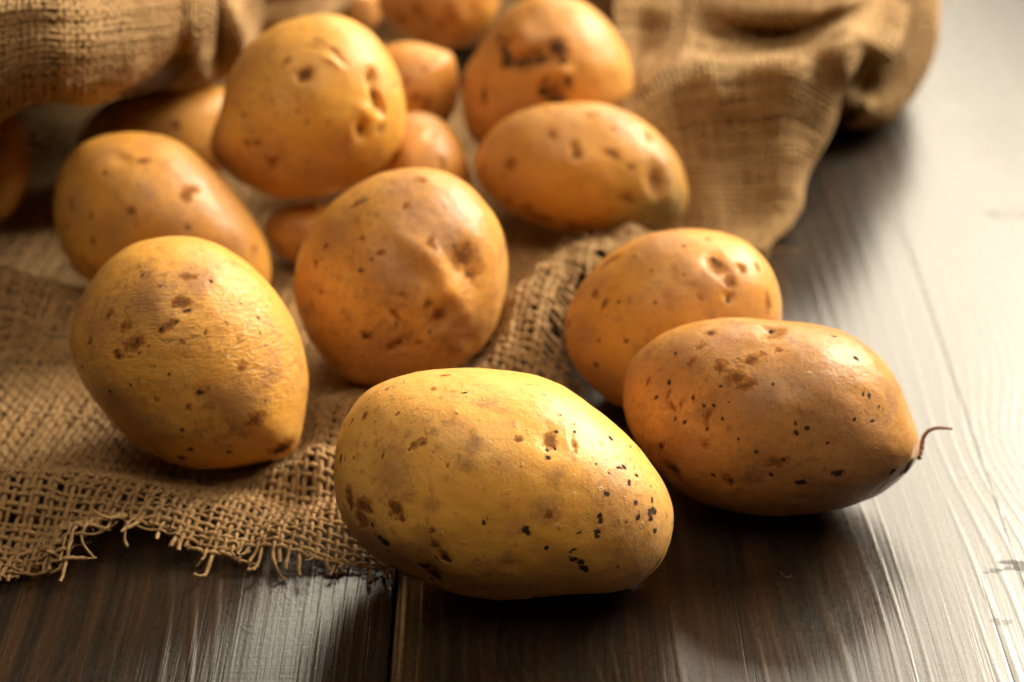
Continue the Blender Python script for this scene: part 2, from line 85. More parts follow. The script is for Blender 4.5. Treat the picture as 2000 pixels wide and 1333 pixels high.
 r=[30.48, 29.23, 28.19, 27.35, 26.67, 26.15, 25.78, 25.54, 25.44, 25.49, 25.72, 26.13, 26.69, 27.33, 28.0, 28.65, 29.31, 30.01, 30.75, 31.5, 32.26, 33.08, 34.0, 35.02, 36.1, 37.19, 38.2, 38.96, 39.35, 39.39, 39.14, 38.7, 38.24, 37.87, 37.56, 37.24, 36.87, 36.51, 36.18, 35.83, 35.4, 34.88, 34.11, 33.05, 31.83, 30.71, 29.82, 29.2, 28.82, 28.62, 28.58, 28.67, 28.88, 29.22, 29.72, 30.42, 31.37, 32.64, 34.31, 36.36, 38.6, 40.91, 43.02, 44.24, 44.12, 43.12, 41.69, 39.84, 37.75, 35.66, 33.72, 31.98],
 k=[('k',-17.83,17.76,0.73,1,0,0),('k',-4.52,20.61,1.03,2,-5,0),('k',-6.89,13.27,0.56,1,0,0),('k',-24.4,-4.24,0.77,1,0,0),('k',-32.49,1.64,0.69,1,0,0),('k',-23.49,4.29,0.47,2,80,0),('k',8.21,-3.55,0.86,1.6,-30,0),('k',-30.01,7.59,0.39,1,0,0),('k',-25.7,13.37,0.34,1,0,0),('k',-3.41,8.37,0.43,1,0,0),('b',-4.49,20.88,1.97,2,-5,0),('b',-17.86,17.5,1.11,1,0,0),('b',-9.72,4.09,1.54,1,0,0),('b',-23.49,4.29,1.11,1.8,80,0),('b',-24.43,-4.51,1.11,1,0,0),('b',-32.49,1.64,1.03,1,0,0),('r',14.08,11.64,10.99,1,0,0),('r',6.3,-1.2,8.24,1,0,0),('r',-16.52,25.17,6.6,1,0,0),('r',-28.96,7.49,6.6,1,0,0),('r',23.11,-5.5,10.99,1,0,0),('r',9.32,17.49,6.6,1,0,0)]),
'P7': dict(c=[-0.07392, 0.65556, 0.06229], m=[[0.9937, 0.112, -0.0], [-0.0476, 0.4223, 0.9052], [-0.1014, 0.8995, -0.425]], d=0.02803,
 r=[35.18, 34.98, 34.84, 34.76, 34.72, 34.72, 34.76, 34.85, 34.99, 35.1, 35.13, 35.07, 34.91, 34.65, 34.28, 33.82, 33.26, 32.62, 32.01, 31.53, 31.21, 31.01, 30.85, 30.68, 30.5, 30.32, 30.16, 30.02, 29.9, 29.85, 29.86, 29.93, 30.08, 30.28, 30.5, 30.88, 31.67, 33.04, 34.82, 36.63, 37.91, 38.35, 38.23, 37.91, 37.44, 36.84, 36.19, 35.6, 35.16, 34.84, 34.52, 34.12, 33.67, 33.25, 32.93, 32.7, 32.56, 32.52, 32.56, 32.69, 32.92, 33.24, 33.64, 34.08, 34.57, 35.08, 35.5, 35.76, 35.84, 35.8, 35.66, 35.43],
 k=[('k',-0.5,11.76,1.75,1,0,0),('k',22.61,8.96,0.92,2.2,75,0),('k',22.87,3.14,1.11,1,0,0),('k',25.04,0.13,0.83,2.4,-50,0),('k',26.95,-2.29,0.64,2,-50,0),('k',31.85,6.78,0.6,2,75,0),('k',18.39,-8.87,1.01,1,0,0),('k',-13.89,10.65,0.69,1,0,0),('k',-22.74,-1.35,0.83,1,0,0),('k',-13.59,-7.88,0.69,1,0,0),('k',-13.76,-1.2,0.41,1,0,0),('k',-10.63,-2.22,0.51,1,0,0),('k',-3.63,-1.69,0.6,1,0,0),('k',1.6,3.28,0.55,1,0,0),('k',6.23,2.77,0.6,1,0,0),('k',6.59,-5.96,0.51,1,0,0),('k',-25.32,3.4,0.51,1,0,0),('k',-16.01,4.4,0.37,1,0,0),('k',13.07,5.34,0.37,1,0,0),('k',-15.96,-3.99,0.41,1,0,0),('b',-13.41,-18.94,2.58,1,0,0),('b',10.4,19.35,1.84,4.5,-33,0),('b',4.79,22.77,1.38,3,-15,0),('b',-0.5,11.76,2.76,1,0,0),('b',-18.18,-11.72,1.57,1,0,0),('b',-6.58,16.66,1.38,1.6,80,0),('b',24.0,2.5,2.21,2.4,-62,0),('b',18.65,-9.46,2.03,1,0,0),('b',-0.93,-5.01,0.74,1,0,0),('b',-3.41,2.07,0.55,1,0,0),('b',25.72,-8.64,1.38,1.4,50,0),('b',-22.22,-11.52,1.38,1,0,0),('r',4.26,-25.68,12.99,1,0,0),('r',-32.29,-15.08,7.08,1,0,0),('r',-15.72,-18.82,8.27,1,0,0),('r',-22.2,16.22,8.27,1,0,0),('r',10.77,-14.32,7.08,1,0,0),('e',22.87,8.36,2.95,1.8,75,2.6),('e',24.78,0.72,2.95,2.2,-55,2.8),('e',18.55,-9.17,2.95,1.2,-80,2.2),('e',-0.48,12.05,3.25,1,0,0.8),('e',31.82,6.2,1.42,2,75,0.8),('e',20.21,-2.55,3.54,1.6,-20,-1.2),('e',14.53,-9.84,1.54,2.5,80,-0.8),('e',11.97,16.39,1.42,5,-38,1.0),('e',9.0,15.37,1.77,5,-38,-0.9),('e',2.36,20.86,1.42,5,-20,0.7),('e',-5.79,1.02,19.48,1,0,0.9)]),
'P8': dict(c=[0.02565, 0.66228, 0.03289], m=[[0.9993, -0.0387, 0.0], [0.0176, 0.4551, 0.8902], [0.0344, 0.8896, -0.4555]], d=0.02398,
 r=[38.38, 37.21, 36.0, 34.72, 33.46, 32.3, 31.24, 30.26, 29.38, 28.64, 28.0, 27.42, 26.88, 26.4, 26.0, 25.69, 25.49, 25.38, 25.37, 25.46, 25.68, 26.04, 26.53, 27.18, 27.99, 28.93, 30.01, 31.19, 32.47, 33.78, 35.03, 36.19, 37.3, 38.35, 39.26, 39.81, 39.66, 38.73, 37.26, 35.52, 33.77, 32.12, 30.56, 29.08, 27.73, 26.57, 25.6, 24.83, 24.22, 23.76, 23.43, 23.23, 23.17, 23.24, 23.43, 23.75, 24.22, 24.89, 25.8, 27.05, 28.68, 30.64, 32.8, 35.05, 37.21, 39.03, 40.38, 41.2, 41.48, 41.24, 40.54, 39.52],
 k=[('k',26.99,-2.63,2.15,1.8,-75,0),('k',26.16,-6.29,1.15,1,0,0),('k',32.47,-2.98,0.93,1.6,-50,0),('k',-1.98,5.98,1.29,1.3,80,0),('k',16.18,-9.21,1.29,1,0,0),('k',-25.7,1.92,1.0,1,0,0),('k',24.32,13.7,0.65,1,0,0),('k',-13.43,-17.06,1.72,2.4,-25,0),('k',-2.34,-20.98,1.86,2.4,-10,0),('k',-19.0,-13.5,1.43,1,0,0),('b',27.02,-3.99,4.3,1.2,-60,0),('b',-25.7,1.92,2.44,1,0,0),('b',-14.33,-17.99,4.3,2.4,-25,0),('b',-1.98,5.98,2.01,1,0,0),('b',24.34,12.79,1.86,1,0,0),('b',16.18,-9.21,1.86,1,0,0),('b',3.16,-21.34,4.3,2,0,0),('b',-26.37,-11.8,1.86,1,0,0),('r',-7.69,17.7,11.03,1,0,0),('r',-30.23,-0.9,12.86,1,0,0),('r',15.11,18.09,9.19,1,0,0),('r',28.99,9.24,8.27,1,0,0),('r',-21.43,19.29,7.35,1,0,0),('g',30.49,-15.34,13.78,1,0,0),('g',25.13,-20.93,11.03,1,0,0),('e',27.45,-3.07,4.41,1.5,-70,2.4),('e',31.22,-8.02,3.68,1,0,-1.0),('e',-1.98,5.98,2.39,1,0,0.6),('e',16.18,-9.21,2.39,1,0,0.5)]),
'P9': dict(c=[0.01378, 0.70986, 0.05066], m=[[0.9998, -0.0194, 0.0], [0.008, 0.4123, 0.911], [0.0177, 0.9109, -0.4123]], d=0.02653,
 r=[32.98, 32.57, 32.1, 31.64, 31.25, 30.96, 30.77, 30.65, 30.58, 30.54, 30.53, 30.56, 30.61, 30.69, 30.79, 30.89, 30.99, 31.02, 30.9, 30.6, 30.2, 29.78, 29.41, 29.1, 28.84, 28.58, 28.35, 28.18, 28.11, 28.15, 28.26, 28.44, 28.75, 29.25, 30.05, 31.1, 32.17, 33.02, 33.68, 34.33, 35.14, 36.14, 37.19, 38.05, 38.54, 38.53, 37.93, 36.87, 35.67, 34.51, 33.46, 32.52, 31.73, 31.08, 30.6, 30.26, 30.05, 29.94, 29.95, 30.1, 30.38, 30.79, 31.28, 31.78, 32.23, 32.62, 32.99, 33.33, 33.58, 33.65, 33.54, 33.31],
 k=[('k',-15.25,4.71,3.0,1,0,0),('k',-16.23,8.0,1.8,1,0,0),('k',-9.05,4.28,2.1,2,0,0),('k',-3.34,4.8,2.1,2,10,0),('k',3.28,9.09,2.7,1.2,60,0),('k',5.23,4.87,1.35,1,0,0),('k',-1.32,-6.53,2.1,1,0,0),('k',3.0,-8.86,2.55,1,0,0),('k',7.71,-3.61,1.35,1,0,0),('k',-24.22,-8.61,1.5,1.7,80,0),('k',-18.64,13.16,1.2,1,0,0),('b',-7.15,5.24,6.0,2,8,0),('b',3.29,8.62,4.13,1,0,0),('b',2.51,-7.44,5.25,1,0,0),('b',7.7,-2.67,2.7,1,0,0),('b',-24.22,-8.61,2.25,1.7,80,0),('b',-15.77,11.3,3.0,1,0,0),('r',-20.55,13.14,11.54,1,0,0),('r',-5.37,17.96,12.5,1,0,0),('r',-13.69,-11.37,14.43,1,0,0),('r',-28.04,-9.59,11.54,1,0,0),('e',-8.65,13.24,5.77,1,0,-2.4),('e',6.24,0.16,2.31,1,0,-1.2),('e',-6.21,5.72,5.77,2.2,8,1.4),('e',0.6,-7.46,5.77,1,0,1.6)]),
'P10': dict(c=[-0.03075, 0.78548, 0.05027], m=[[0.9992, 0.0391, -0.0], [-0.0148, 0.3785, 0.9255], [-0.0362, 0.9248, -0.3788]], d=0.02020,
 r=[25.61, 25.74, 25.84, 25.81, 25.61, 25.29, 24.89, 24.42, 23.87, 23.24, 22.59, 21.97, 21.43, 20.99, 20.64, 20.39, 20.23, 20.13, 20.1, 20.09, 20.1, 20.14, 20.21, 20.36, 20.58, 20.89, 21.31, 21.84, 22.45, 23.09, 23.7, 24.29, 24.85, 25.3, 25.53, 25.58, 25.56, 25.39, 24.88, 24.06, 23.16, 22.32, 21.6, 21.01, 20.52, 20.14, 19.83, 19.61, 19.48, 19.43, 19.47, 19.58, 19.73, 19.91, 20.12, 20.35, 20.6, 20.85, 21.08, 21.3, 21.54, 21.81, 22.13, 22.47, 22.83, 23.22, 23.63, 24.07, 24.53, 24.96, 25.29, 25.47],
 k=[('k',-5.98,-7.36,1.11,1,0,0),('k',0.44,-9.32,1.11,1,0,0),('k',-15.56,-2.97,0.85,1,0,0),('b',-9.14,-4.13,2.98,1,0,0),('b',0.43,-9.59,2.13,1,0,0),('b',3.25,-3.25,1.7,1,0,0),('r',-10.3,-7.83,16.38,1,0,0)]),
'P11': dict(c=[-0.04178, 0.71744, 0.03948], m=[[0.9983, 0.0581, -0.0], [-0.0244, 0.4192, 0.9076], [-0.0528, 0.906, -0.4199]], d=0.01945,
 r=[20.79, 20.95, 21.15, 21.41, 21.77, 22.28, 22.91, 23.41, 23.28, 22.41, 21.43, 20.8, 20.41, 20.11, 19.86, 19.63, 19.49, 19.42, 19.41, 19.43, 19.45, 19.47, 19.54, 19.67, 19.82, 19.97, 20.09, 20.14, 20.17, 20.21, 20.29, 20.4, 20.53, 20.66, 20.75, 20.76, 20.71, 20.66, 20.61, 20.6, 20.61, 20.65, 20.67, 20.64, 20.53, 20.36, 20.17, 20.0, 19.85, 19.76, 19.71, 19.68, 19.63, 19.56, 19.48, 19.41, 19.39, 19.44, 19.54, 19.68, 19.81, 19.93, 20.05, 20.18, 20.3, 20.38, 20.4, 20.41, 20.46, 20.53, 20.61, 20.68],
 k=[('b',3.37,-2.12,2.38,1,0,0),('b',7.74,8.78,1.19,1,0,0),('r',-1.41,6.01,10.18,1,0,0)]),
'P12': dict(c=[-0.03715, 0.67645, 0.02737], m=[[0.9985, 0.0548, -0.0], [-0.0249, 0.4527, 0.8913], [-0.0489, 0.89, -0.4534]], d=0.02328,
 r=[20.81, 20.5, 20.25, 20.07, 19.95, 19.89, 19.9, 19.97, 20.08, 20.2, 20.3, 20.39, 20.47, 20.55, 20.61, 20.63, 20.64, 20.65, 20.71, 20.8, 20.88, 20.92, 20.91, 20.93, 20.99, 21.07, 21.14, 21.17, 21.18, 21.22, 21.31, 21.44, 21.58, 21.66, 21.62, 21.45, 21.22, 20.98, 20.8, 20.72, 20.75, 20.85, 20.97, 21.05, 21.04, 20.93, 20.76, 20.6, 20.48, 20.42, 20.42, 20.48, 20.57, 20.67, 20.79, 20.93, 21.13, 21.38, 21.7, 22.05, 22.41, 22.76, 23.08, 23.32, 23.42, 23.37, 23.22, 22.96, 22.6, 22.13, 21.64, 21.2],
 k=[('b',-6.98,3.77,1.91,2,60,0),('b',9.94,0.93,2.29,2,-60,0),('k',-6.95,4.74,0.61,1,0,0),('k',10.44,1.4,0.61,1,0,0)]),
'P13': dict(c=[-0.13727, 0.70226, 0.02725], m=[[0.9814, 0.1918, -0.0], [-0.0833, 0.426, 0.9009], [-0.1728, 0.8842, -0.4341]], d=0.02095,
 r=[33.03, 33.5, 33.86, 33.98, 33.69, 32.91, 31.76, 30.4, 28.94, 27.47, 26.09, 24.84, 23.73, 22.76, 21.93, 21.24, 20.71, 20.32, 20.07, 19.94, 19.95, 20.07, 20.3, 20.64, 21.08, 21.62, 22.26, 23.01, 23.88, 24.86, 25.91, 26.98, 28.04, 29.1, 30.15, 31.19, 32.18, 33.0, 33.5, 33.49, 32.87, 31.76, 30.37, 28.91, 27.52, 26.3, 25.23, 24.31, 23.52, 22.85, 22.31, 21.89, 21.59, 21.4, 21.32, 21.33, 21.41, 21.58, 21.8, 22.11, 22.5, 23.0, 23.62, 24.37, 25.27, 26.3, 27.45, 28.65, 29.84, 30.9, 31.76, 32.46],
 k=[('k',5.91,3.67,1.27,1,0,0),('k',-11.46,11.49,0.8,1,0,0),('b',5.91,3.67,1.91,1,0,0)]),
'P14': dict(c=[-0.20094, 0.68194, 0.02684], m=[[0.9592, 0.2826, -0.0], [-0.1234, 0.4189, 0.8996], [-0.2543, 0.8629, -0.4368]], d=0.01627,
 r=[16.06, 16.23, 16.51, 16.87, 17.34, 17.9, 18.54, 19.25, 19.99, 20.78, 21.6, 22.42, 23.17, 23.74, 24.09, 24.22, 24.12, 23.76, 23.16, 22.43, 21.66, 20.92, 20.2, 19.52, 18.85, 18.18, 17.55, 16.99, 16.51, 16.13, 15.84, 15.64, 15.54, 15.52, 15.59, 15.75, 15.96, 16.22, 16.51, 16.83, 17.18, 17.58, 18.05, 18.61, 19.26, 19.97, 20.72, 21.46, 22.13, 22.7, 23.22, 23.69, 24.06, 24.22, 24.05, 23.56, 22.87, 22.08, 21.27, 20.47, 19.74, 19.08, 18.5, 17.97, 17.5, 17.08, 16.72, 16.42, 16.19, 16.04, 15.96, 15.97],
 k=[]),
'P15': dict(c=[-0.07318, 0.81804, 0.03377], m=[[0.996, 0.0891, -0.0], [-0.0339, 0.3793, 0.9247], [-0.0824, 0.921, -0.3808]], d=0.01369,
 r=[16.43, 16.77, 17.04, 17.16, 17.09, 16.87, 16.6, 16.32, 16.06, 15.81, 15.56, 15.27, 14.96, 14.63, 14.32, 14.04, 13.8, 13.6, 13.43, 13.3, 13.2, 13.11, 13.04, 13.0, 13.01, 13.07, 13.19, 13.37, 13.61, 13.92, 14.29, 14.7, 15.16, 15.63, 16.08, 16.43, 16.59, 16.49, 16.15, 15.7, 15.21, 14.75, 14.34, 13.99, 13.69, 13.44, 13.25, 13.12, 13.06, 13.04, 13.09, 13.18, 13.32, 13.49, 13.67, 13.84, 14.0, 14.15, 14.32, 14.5, 14.7, 14.91, 15.13, 15.32, 15.45, 15.5, 15.52, 15.54, 15.59, 15.69, 15.86, 16.11],
 k=[]),
'P16': dict(c=[-0.07368, 0.64385, 0.01606], m=[[0.9935, 0.1137, -0.0], [-0.0547, 0.4783, 0.8765], [-0.0997, 0.8708, -0.4814]], d=0.01290,
 r=[17.75, 17.82, 17.78, 17.59, 17.23, 16.71, 16.06, 15.37, 14.72, 14.12, 13.6, 13.14, 12.75, 12.41, 12.14, 11.92, 11.77, 11.69, 11.67, 11.71, 11.83, 12.01, 12.26, 12.58, 12.97, 13.43, 13.95, 14.54, 15.21, 15.93, 16.66, 17.26, 17.62, 17.74, 17.71, 17.62, 17.42, 17.06, 16.53, 15.92, 15.32, 14.76, 14.24, 13.76, 13.3, 12.87, 12.49, 12.18, 11.93, 11.75, 11.63, 11.57, 11.56, 11.6, 11.69, 11.82, 11.99, 12.19, 12.44, 12.74, 13.11, 13.54, 14.04, 14.61, 15.22, 15.83, 16.36, 16.75, 17.03, 17.25, 17.43, 17.6],
 k=[]),
}
RIDGES = [([(-0.2203, 0.6186, 0.015), (-0.1814, 0.6096, 0.016), (-0.1574, 0.6038, 0.011)], 0.016), ([(-0.1862, 0.4871, 0.013), (-0.1379, 0.4938, 0.012), (-0.109, 0.4873, 0.009), (-0.0858, 0.4862, 0.005)], 0.014), ([(-0.1295, 0.4721, 0.009), (-0.1177, 0.4745, 0.01), (-0.1026, 0.4735, 0.006)], 0.01), ([(-0.0703, 0.506, 0.01), (-0.0605, 0.5058, 0.014), (-0.0534, 0.5059, 0.011)], 0.009), ([(-0.0603, 0.5403, 0.008), (-0.0472, 0.5464, 0.009), (-0.0407, 0.551, 0.008)], 0.01), ([(-0.0256, 0.5583, 0.014), (-0.0086, 0.5671, 0.023), (0.0087, 0.5856, 0.028), (0.0271, 0.6122, 0.027), (0.0431, 0.6399, 0.02)], 0.019), ([(-0.0677, 0.4772, 0.006), (-0.0498, 0.4861, 0.007)], 0.01)]
EDGE = [(-0.25, 0.46), (-0.1506, 0.4586), (-0.1316, 0.462), (-0.1273, 0.4687), (-0.1227, 0.4747), (-0.1092, 0.4767), (-0.1013, 0.4731), (-0.0886, 0.4687), (-0.0735, 0.4707), (-0.061, 0.4675), (-0.0486, 0.4644), (-0.0378, 0.461), (-0.028, 0.48), (-0.02, 0.505), (0.0, 0.53), (0.021, 0.556), (0.016, 0.572), (0.016, 0.585), (0.03, 0.605), (0.05, 0.625), (0.075, 0.645), (0.095, 0.66), (0.1, 0.74), (0.05, 0.775), (-0.03, 0.8), (-0.06, 0.9), (-0.25, 0.9)]
FLAP = [[(0.0386, 0.6574, 0.006), (0.0417, 0.6673, 0.016), (0.0416, 0.6742, 0.032), (0.0416, 0.6828, 0.046), (0.0403, 0.7162, 0.04), (0.0418, 0.7495, 0.036), (0.0419, 0.7583, 0.048), (0.0424, 0.7782, 0.06), (0.0444, 0.8712, 0.05)], [(0.056, 0.6562, 0.004), (0.0605, 0.671, 0.014), (0.0563, 0.6785, 0.032), (0.0482, 0.6833, 0.05), (0.0474, 0.7191, 0.042), (0.0508, 0.7591, 0.034), (0.0537, 0.777, 0.04), (0.0561, 0.7907, 0.055), (0.0608, 0.8712, 0.05)], [(0.0714, 0.6548, 0.003), (0.0712, 0.671, 0.014), (0.0671, 0.681, 0.034), (0.0628, 0.6902, 0.058), (0.0634, 0.7104, 0.054), (0.0679, 0.7397, 0.046), (0.0717, 0.763, 0.046), (0.0757, 0.7925, 0.052), (0.0814, 0.8647, 0.05)], [(0.0849, 0.654, 0.003), (0.088, 0.6729, 0.013), (0.088, 0.6854, 0.034), (0.085, 0.6913, 0.06), (0.0863, 0.712, 0.055), (0.0904, 0.7382, 0.046), (0.095, 0.7643, 0.045), (0.0984, 0.7638, 0.058), (0.1079, 0.8518, 0.05)], [(0.0942, 0.6548, 0.003), (0.1037, 0.6729, 0.013), (0.1068, 0.6876, 0.034), (0.1051, 0.6906, 0.062), (0.1078, 0.711, 0.058), (0.1125, 0.7364, 0.049), (0.1176, 0.7596, 0.047), (0.1195, 0.7514, 0.062), (0.1311, 0.8386, 0.055)], [(0.0962, 0.6569, 0.0025), (0.1109, 0.6785, 0.01), (0.12, 0.6998, 0.024), (0.1278, 0.7096, 0.042), (0.1246, 0.7015, 0.066), (0.131, 0.7306, 0.062), (0.1352, 0.7505, 0.058), (0.1358, 0.7524, 0.066), (0.1468, 0.8253, 0.06)], [(0.0967, 0.6594, 0.0022), (0.112, 0.6865, 0.008), (0.1222, 0.7137, 0.02), (0.1328, 0.7297, 0.036), (0.1377, 0.7202, 0.06), (0.1458, 0.7452, 0.058), (0.1498, 0.7633, 0.056), (0.1518, 0.7776, 0.058), (0.1601, 0.8306, 0.058)], [(0.0971, 0.661, 0.0022), (0.1131, 0.6918, 0.007), (0.1242, 0.722, 0.018), (0.138, 0.7455, 0.031), (0.1508, 0.7271, 0.05), (0.1594, 0.7505, 0.05), (0.1631, 0.7674, 0.05), (0.1662, 0.7861, 0.05), (0.1773, 0.8518, 0.05)]]
LIP = [[(-0.2437, 0.657, 0.004), (-0.2382, 0.6432, 0.003), (-0.2427, 0.6441, 0.022), (-0.2438, 0.649, 0.055), (-0.2439, 0.6811, 0.085), (-0.287, 0.8557, 0.07), (-0.3157, 1.03, 0.04), (-0.33, 1.1, 0.002)], [(-0.2016, 0.6306, 0.06), (-0.1991, 0.6207, 0.055), (-0.1932, 0.6017, 0.08), (-0.1882, 0.6038, 0.105), (-0.1877, 0.6365, 0.115), (-0.2294, 0.8132, 0.085), (-0.2523, 1.03, 0.04), (-0.2638, 1.1, 0.002)], [(-0.1638, 0.6145, 0.09), (-0.1633, 0.6083, 0.084), (-0.1592, 0.5987, 0.1), (-0.1573, 0.5991, 0.116), (-0.1625, 0.6281, 0.122), (-0.2056, 0.8132, 0.085), (-0.2262, 1.03, 0.04), (-0.2364, 1.1, 0.002)], [(-0.1486, 0.6232, 0.086), (-0.149, 0.6205, 0.079), (-0.144, 0.6053, 0.097), (-0.1418, 0.6038, 0.114), (-0.1465, 0.6331, 0.12), (-0.184, 0.8132, 0.085), (-0.2024, 1.03, 0.04), (-0.2116, 1.1, 0.002)], [(-0.1374, 0.6537, 0.074), (-0.137, 0.6485, 0.069), (-0.1319, 0.6293, 0.088), (-0.1306, 0.6269, 0.106), (-0.1351, 0.658, 0.112), (-0.1651, 0.8217, 0.082), (-0.1816, 1.03, 0.04), (-0.1899, 1.1, 0.002)], [(-0.1267, 0.6869, 0.062), (-0.1257, 0.6775, 0.059), (-0.1221, 0.6581, 0.078), (-0.12, 0.6503, 0.098), (-0.1236, 0.6782, 0.104), (-0.1496, 0.8387, 0.076), (-0.1646, 1.03, 0.04), (-0.172, 1.1, 0.002)], [(-0.1213, 0.7135, 0.05), (-0.1197, 0.7016, 0.05), (-0.113, 0.6716, 0.074), (-0.1098, 0.6619, 0.097), (-0.1145, 0.6934, 0.1), (-0.1371, 0.8444, 0.074), (-0.1508, 1.03, 0.04), (-0.1577, 1.1, 0.002)], [(-0.116, 0.7228, 0.048), (-0.1143, 0.7093, 0.048), (-0.1143, 0.7055, 0.06), (-0.1127, 0.7048, 0.074), (-0.1125, 0.7186, 0.086), (-0.129, 0.8501, 0.072), (-0.1419, 1.03, 0.04), (-0.1483, 1.1, 0.002)], [(-0.1081, 0.7327, 0.048), (-0.1056, 0.7203, 0.048), (-0.1024, 0.7015, 0.066), (-0.1039, 0.6931, 0.082), (-0.108, 0.7134, 0.086), (-0.1219, 0.8331, 0.078), (-0.1341, 1.03, 0.04), (-0.1402, 1.1, 0.002)], [(-0.1012, 0.763, 0.046), (-0.1001, 0.7525, 0.046), (-0.1007, 0.7447, 0.056), (-0.1011, 0.7369, 0.068), (-0.1009, 0.7413, 0.078), (-0.1116, 0.8387, 0.076), (-0.1228, 1.03, 0.04), (-0.1283, 1.1, 0.002)], [(-0.081, 0.773, 0.044), (-0.0806, 0.7677, 0.044), (-0.0797, 0.7621, 0.052), (-0.0805, 0.765, 0.062), (-0.081, 0.7648, 0.072), (-0.0899, 0.8444, 0.074), (-0.0989, 1.03, 0.04), (-0.1034, 1.1, 0.002)], [(-0.0653, 0.7974, 0.05), (-0.0651, 0.7946, 0.05), (-0.0649, 0.7939, 0.056), (-0.0647, 0.7968, 0.064), (-0.0676, 0.8102, 0.068), (-0.0729, 0.8557, 0.07), (-0.0802, 1.03, 0.04), (-0.0838, 1.1, 0.002)]]
BACK = [[(-0.13, 0.842014566546254, 0.0022285950751757097), (-0.13, 0.848014566546254, 0.024514545826932802), (-0.13, 0.858014566546254, 0.049029091653865604), (-0.13, 0.880014566546254, 0.069086447330447), (-0.13, 0.9300145665462539, 0.07354363748079842), (-0.13, 1.0100145665462539, 0.05571487687939274), (-0.13, 1.090014566546254, 0.0022285950751757097)], [(-0.09, 0.8597276448755599, 0.001709033056746474), (-0.09, 0.8657276448755599, 0.018799363624211213), (-0.09, 0.8757276448755599, 0.03759872724842243), (-0.09, 0.8977276448755599, 0.052980024759140695), (-0.09, 0.9477276448755598, 0.056398090872633644), (-0.09, 1.02772764487556, 0.04272582641866185), (-0.09, 1.10772764487556, 0.001709033056746474)], [(-0.05, 0.8505887999194013, 0.002293259035299529), (-0.05, 0.8565887999194013, 0.025225849388294818), (-0.05, 0.8665887999194013, 0.050451698776589636), (-0.05, 0.8885887999194013, 0.0710910300942854), (-0.05, 0.9385887999194013, 0.07567754816488446), (-0.05, 1.0185887999194014, 0.05733147588248823), (-0.05, 1.0985887999194015, 0.002293259035299529)], [(-0.01, 0.8463535752660496, 0.001765001927111755), (-0.01, 0.8523535752660496, 0.019415021198229302), (-0.01, 0.8623535752660496, 0.038830042396458604), (-0.01, 0.8843535752660496, 0.0547150597404644), (-0.01, 0.9343535752660496, 0.05824506359468792), (-0.01, 1.0143535752660497, 0.04412504817779388), (-0.01, 1.0943535752660498, 0.001765001927111755)], [(0.03, 0.861738476308782, 0.002128213964070149), (0.03, 0.867738476308782, 0.02341035360477164), (0.03, 0.877738476308782, 0.04682070720954328), (0.03, 0.899738476308782, 0.06597463288617463), (0.03, 0.9497384763087819, 0.07023106081431493), (0.03, 1.029738476308782, 0.05320534910175373), (0.03, 1.109738476308782, 0.002128213964070149)], [(0.07, 0.8432842422758641, 0.002005044170145305), (0.07, 0.8492842422758641, 0.022055485871598356), (0.07, 0.8592842422758641, 0.04411097174319671), (0.07, 0.8812842422758641, 0.062156369274504464), (0.07, 0.931284242275864, 0.06616645761479507), (0.07, 1.011284242275864, 0.05012610425363263), (0.07, 1.0912842422758642, 0.002005044170145305)], [(0.11, 0.8551154136351338, 0.0018627392318674037), (0.11, 0.8611154136351338, 0.02049013155054144), (0.11, 0.8711154136351338, 0.04098026310108288), (0.11, 0.8931154136351338, 0.05774491618788951), (0.11, 0.9431154136351337, 0.06147039465162432), (0.11, 1.0231154136351337, 0.046568480796685095), (0.11, 1.1031154136351338, 0.0018627392318674037)]]
P2TIP = [(0.1227, 0.4937, 0.022), (0.1243, 0.4956, 0.0235), (0.1251, 0.4983, 0.026), (0.1264, 0.499, 0.028), (0.1288, 0.4991, 0.029), (0.1316, 0.4991, 0.029), (0.1339, 0.4993, 0.0285)]

# ------------------------------------------------------------------ helpers
def nz_lattice(seed):
    return np.random.default_rng(seed).random((32, 32, 32)).astype(np.float32)


_LAT = {}


def vnoise(p, scale, seed=0, octaves=1):
    """smooth value noise in [-1, 1] of points p (n,3)"""
    if seed not in _LAT:
        _LAT[seed] = nz_lattice(seed)
    L = _LAT[seed]
    out = np.zeros(len(p)); amp = 1.0; tot = 0
    for o in range(octaves):
        q = p * scale * (2 ** o) + 7.31 * (o + 1)
        i = np.floor(q).astype(int); f = q - i
        f = f * f * (3 - 2 * f)
        i0 = i % 32; i1 = (i + 1) % 32
        def g(a, b, c): return L[a, b, c]
        x0, y0, z0 = i0.T; x1, y1, z1 = i1.T
        fx, fy, fz = f.T
        v = ((g(x0, y0, z0) * (1 - fx) + g(x1, y0, z0) * fx) * (1 - fy) + (g(x0, y1, z0) * (1 - fx) + g(x1, y1, z0) * fx) * fy) * (1 - fz) \
            + ((g(x0, y0, z1) * (1 - fx) + g(x1, y0, z1) * fx) * (1 - fy) + (g(x0, y1, z1) * (1 - fx) + g(x1, y1, z1) * fx) * fy) * fz
        out += amp * (v * 2 - 1); tot += amp; amp *= .5
    return out / tot


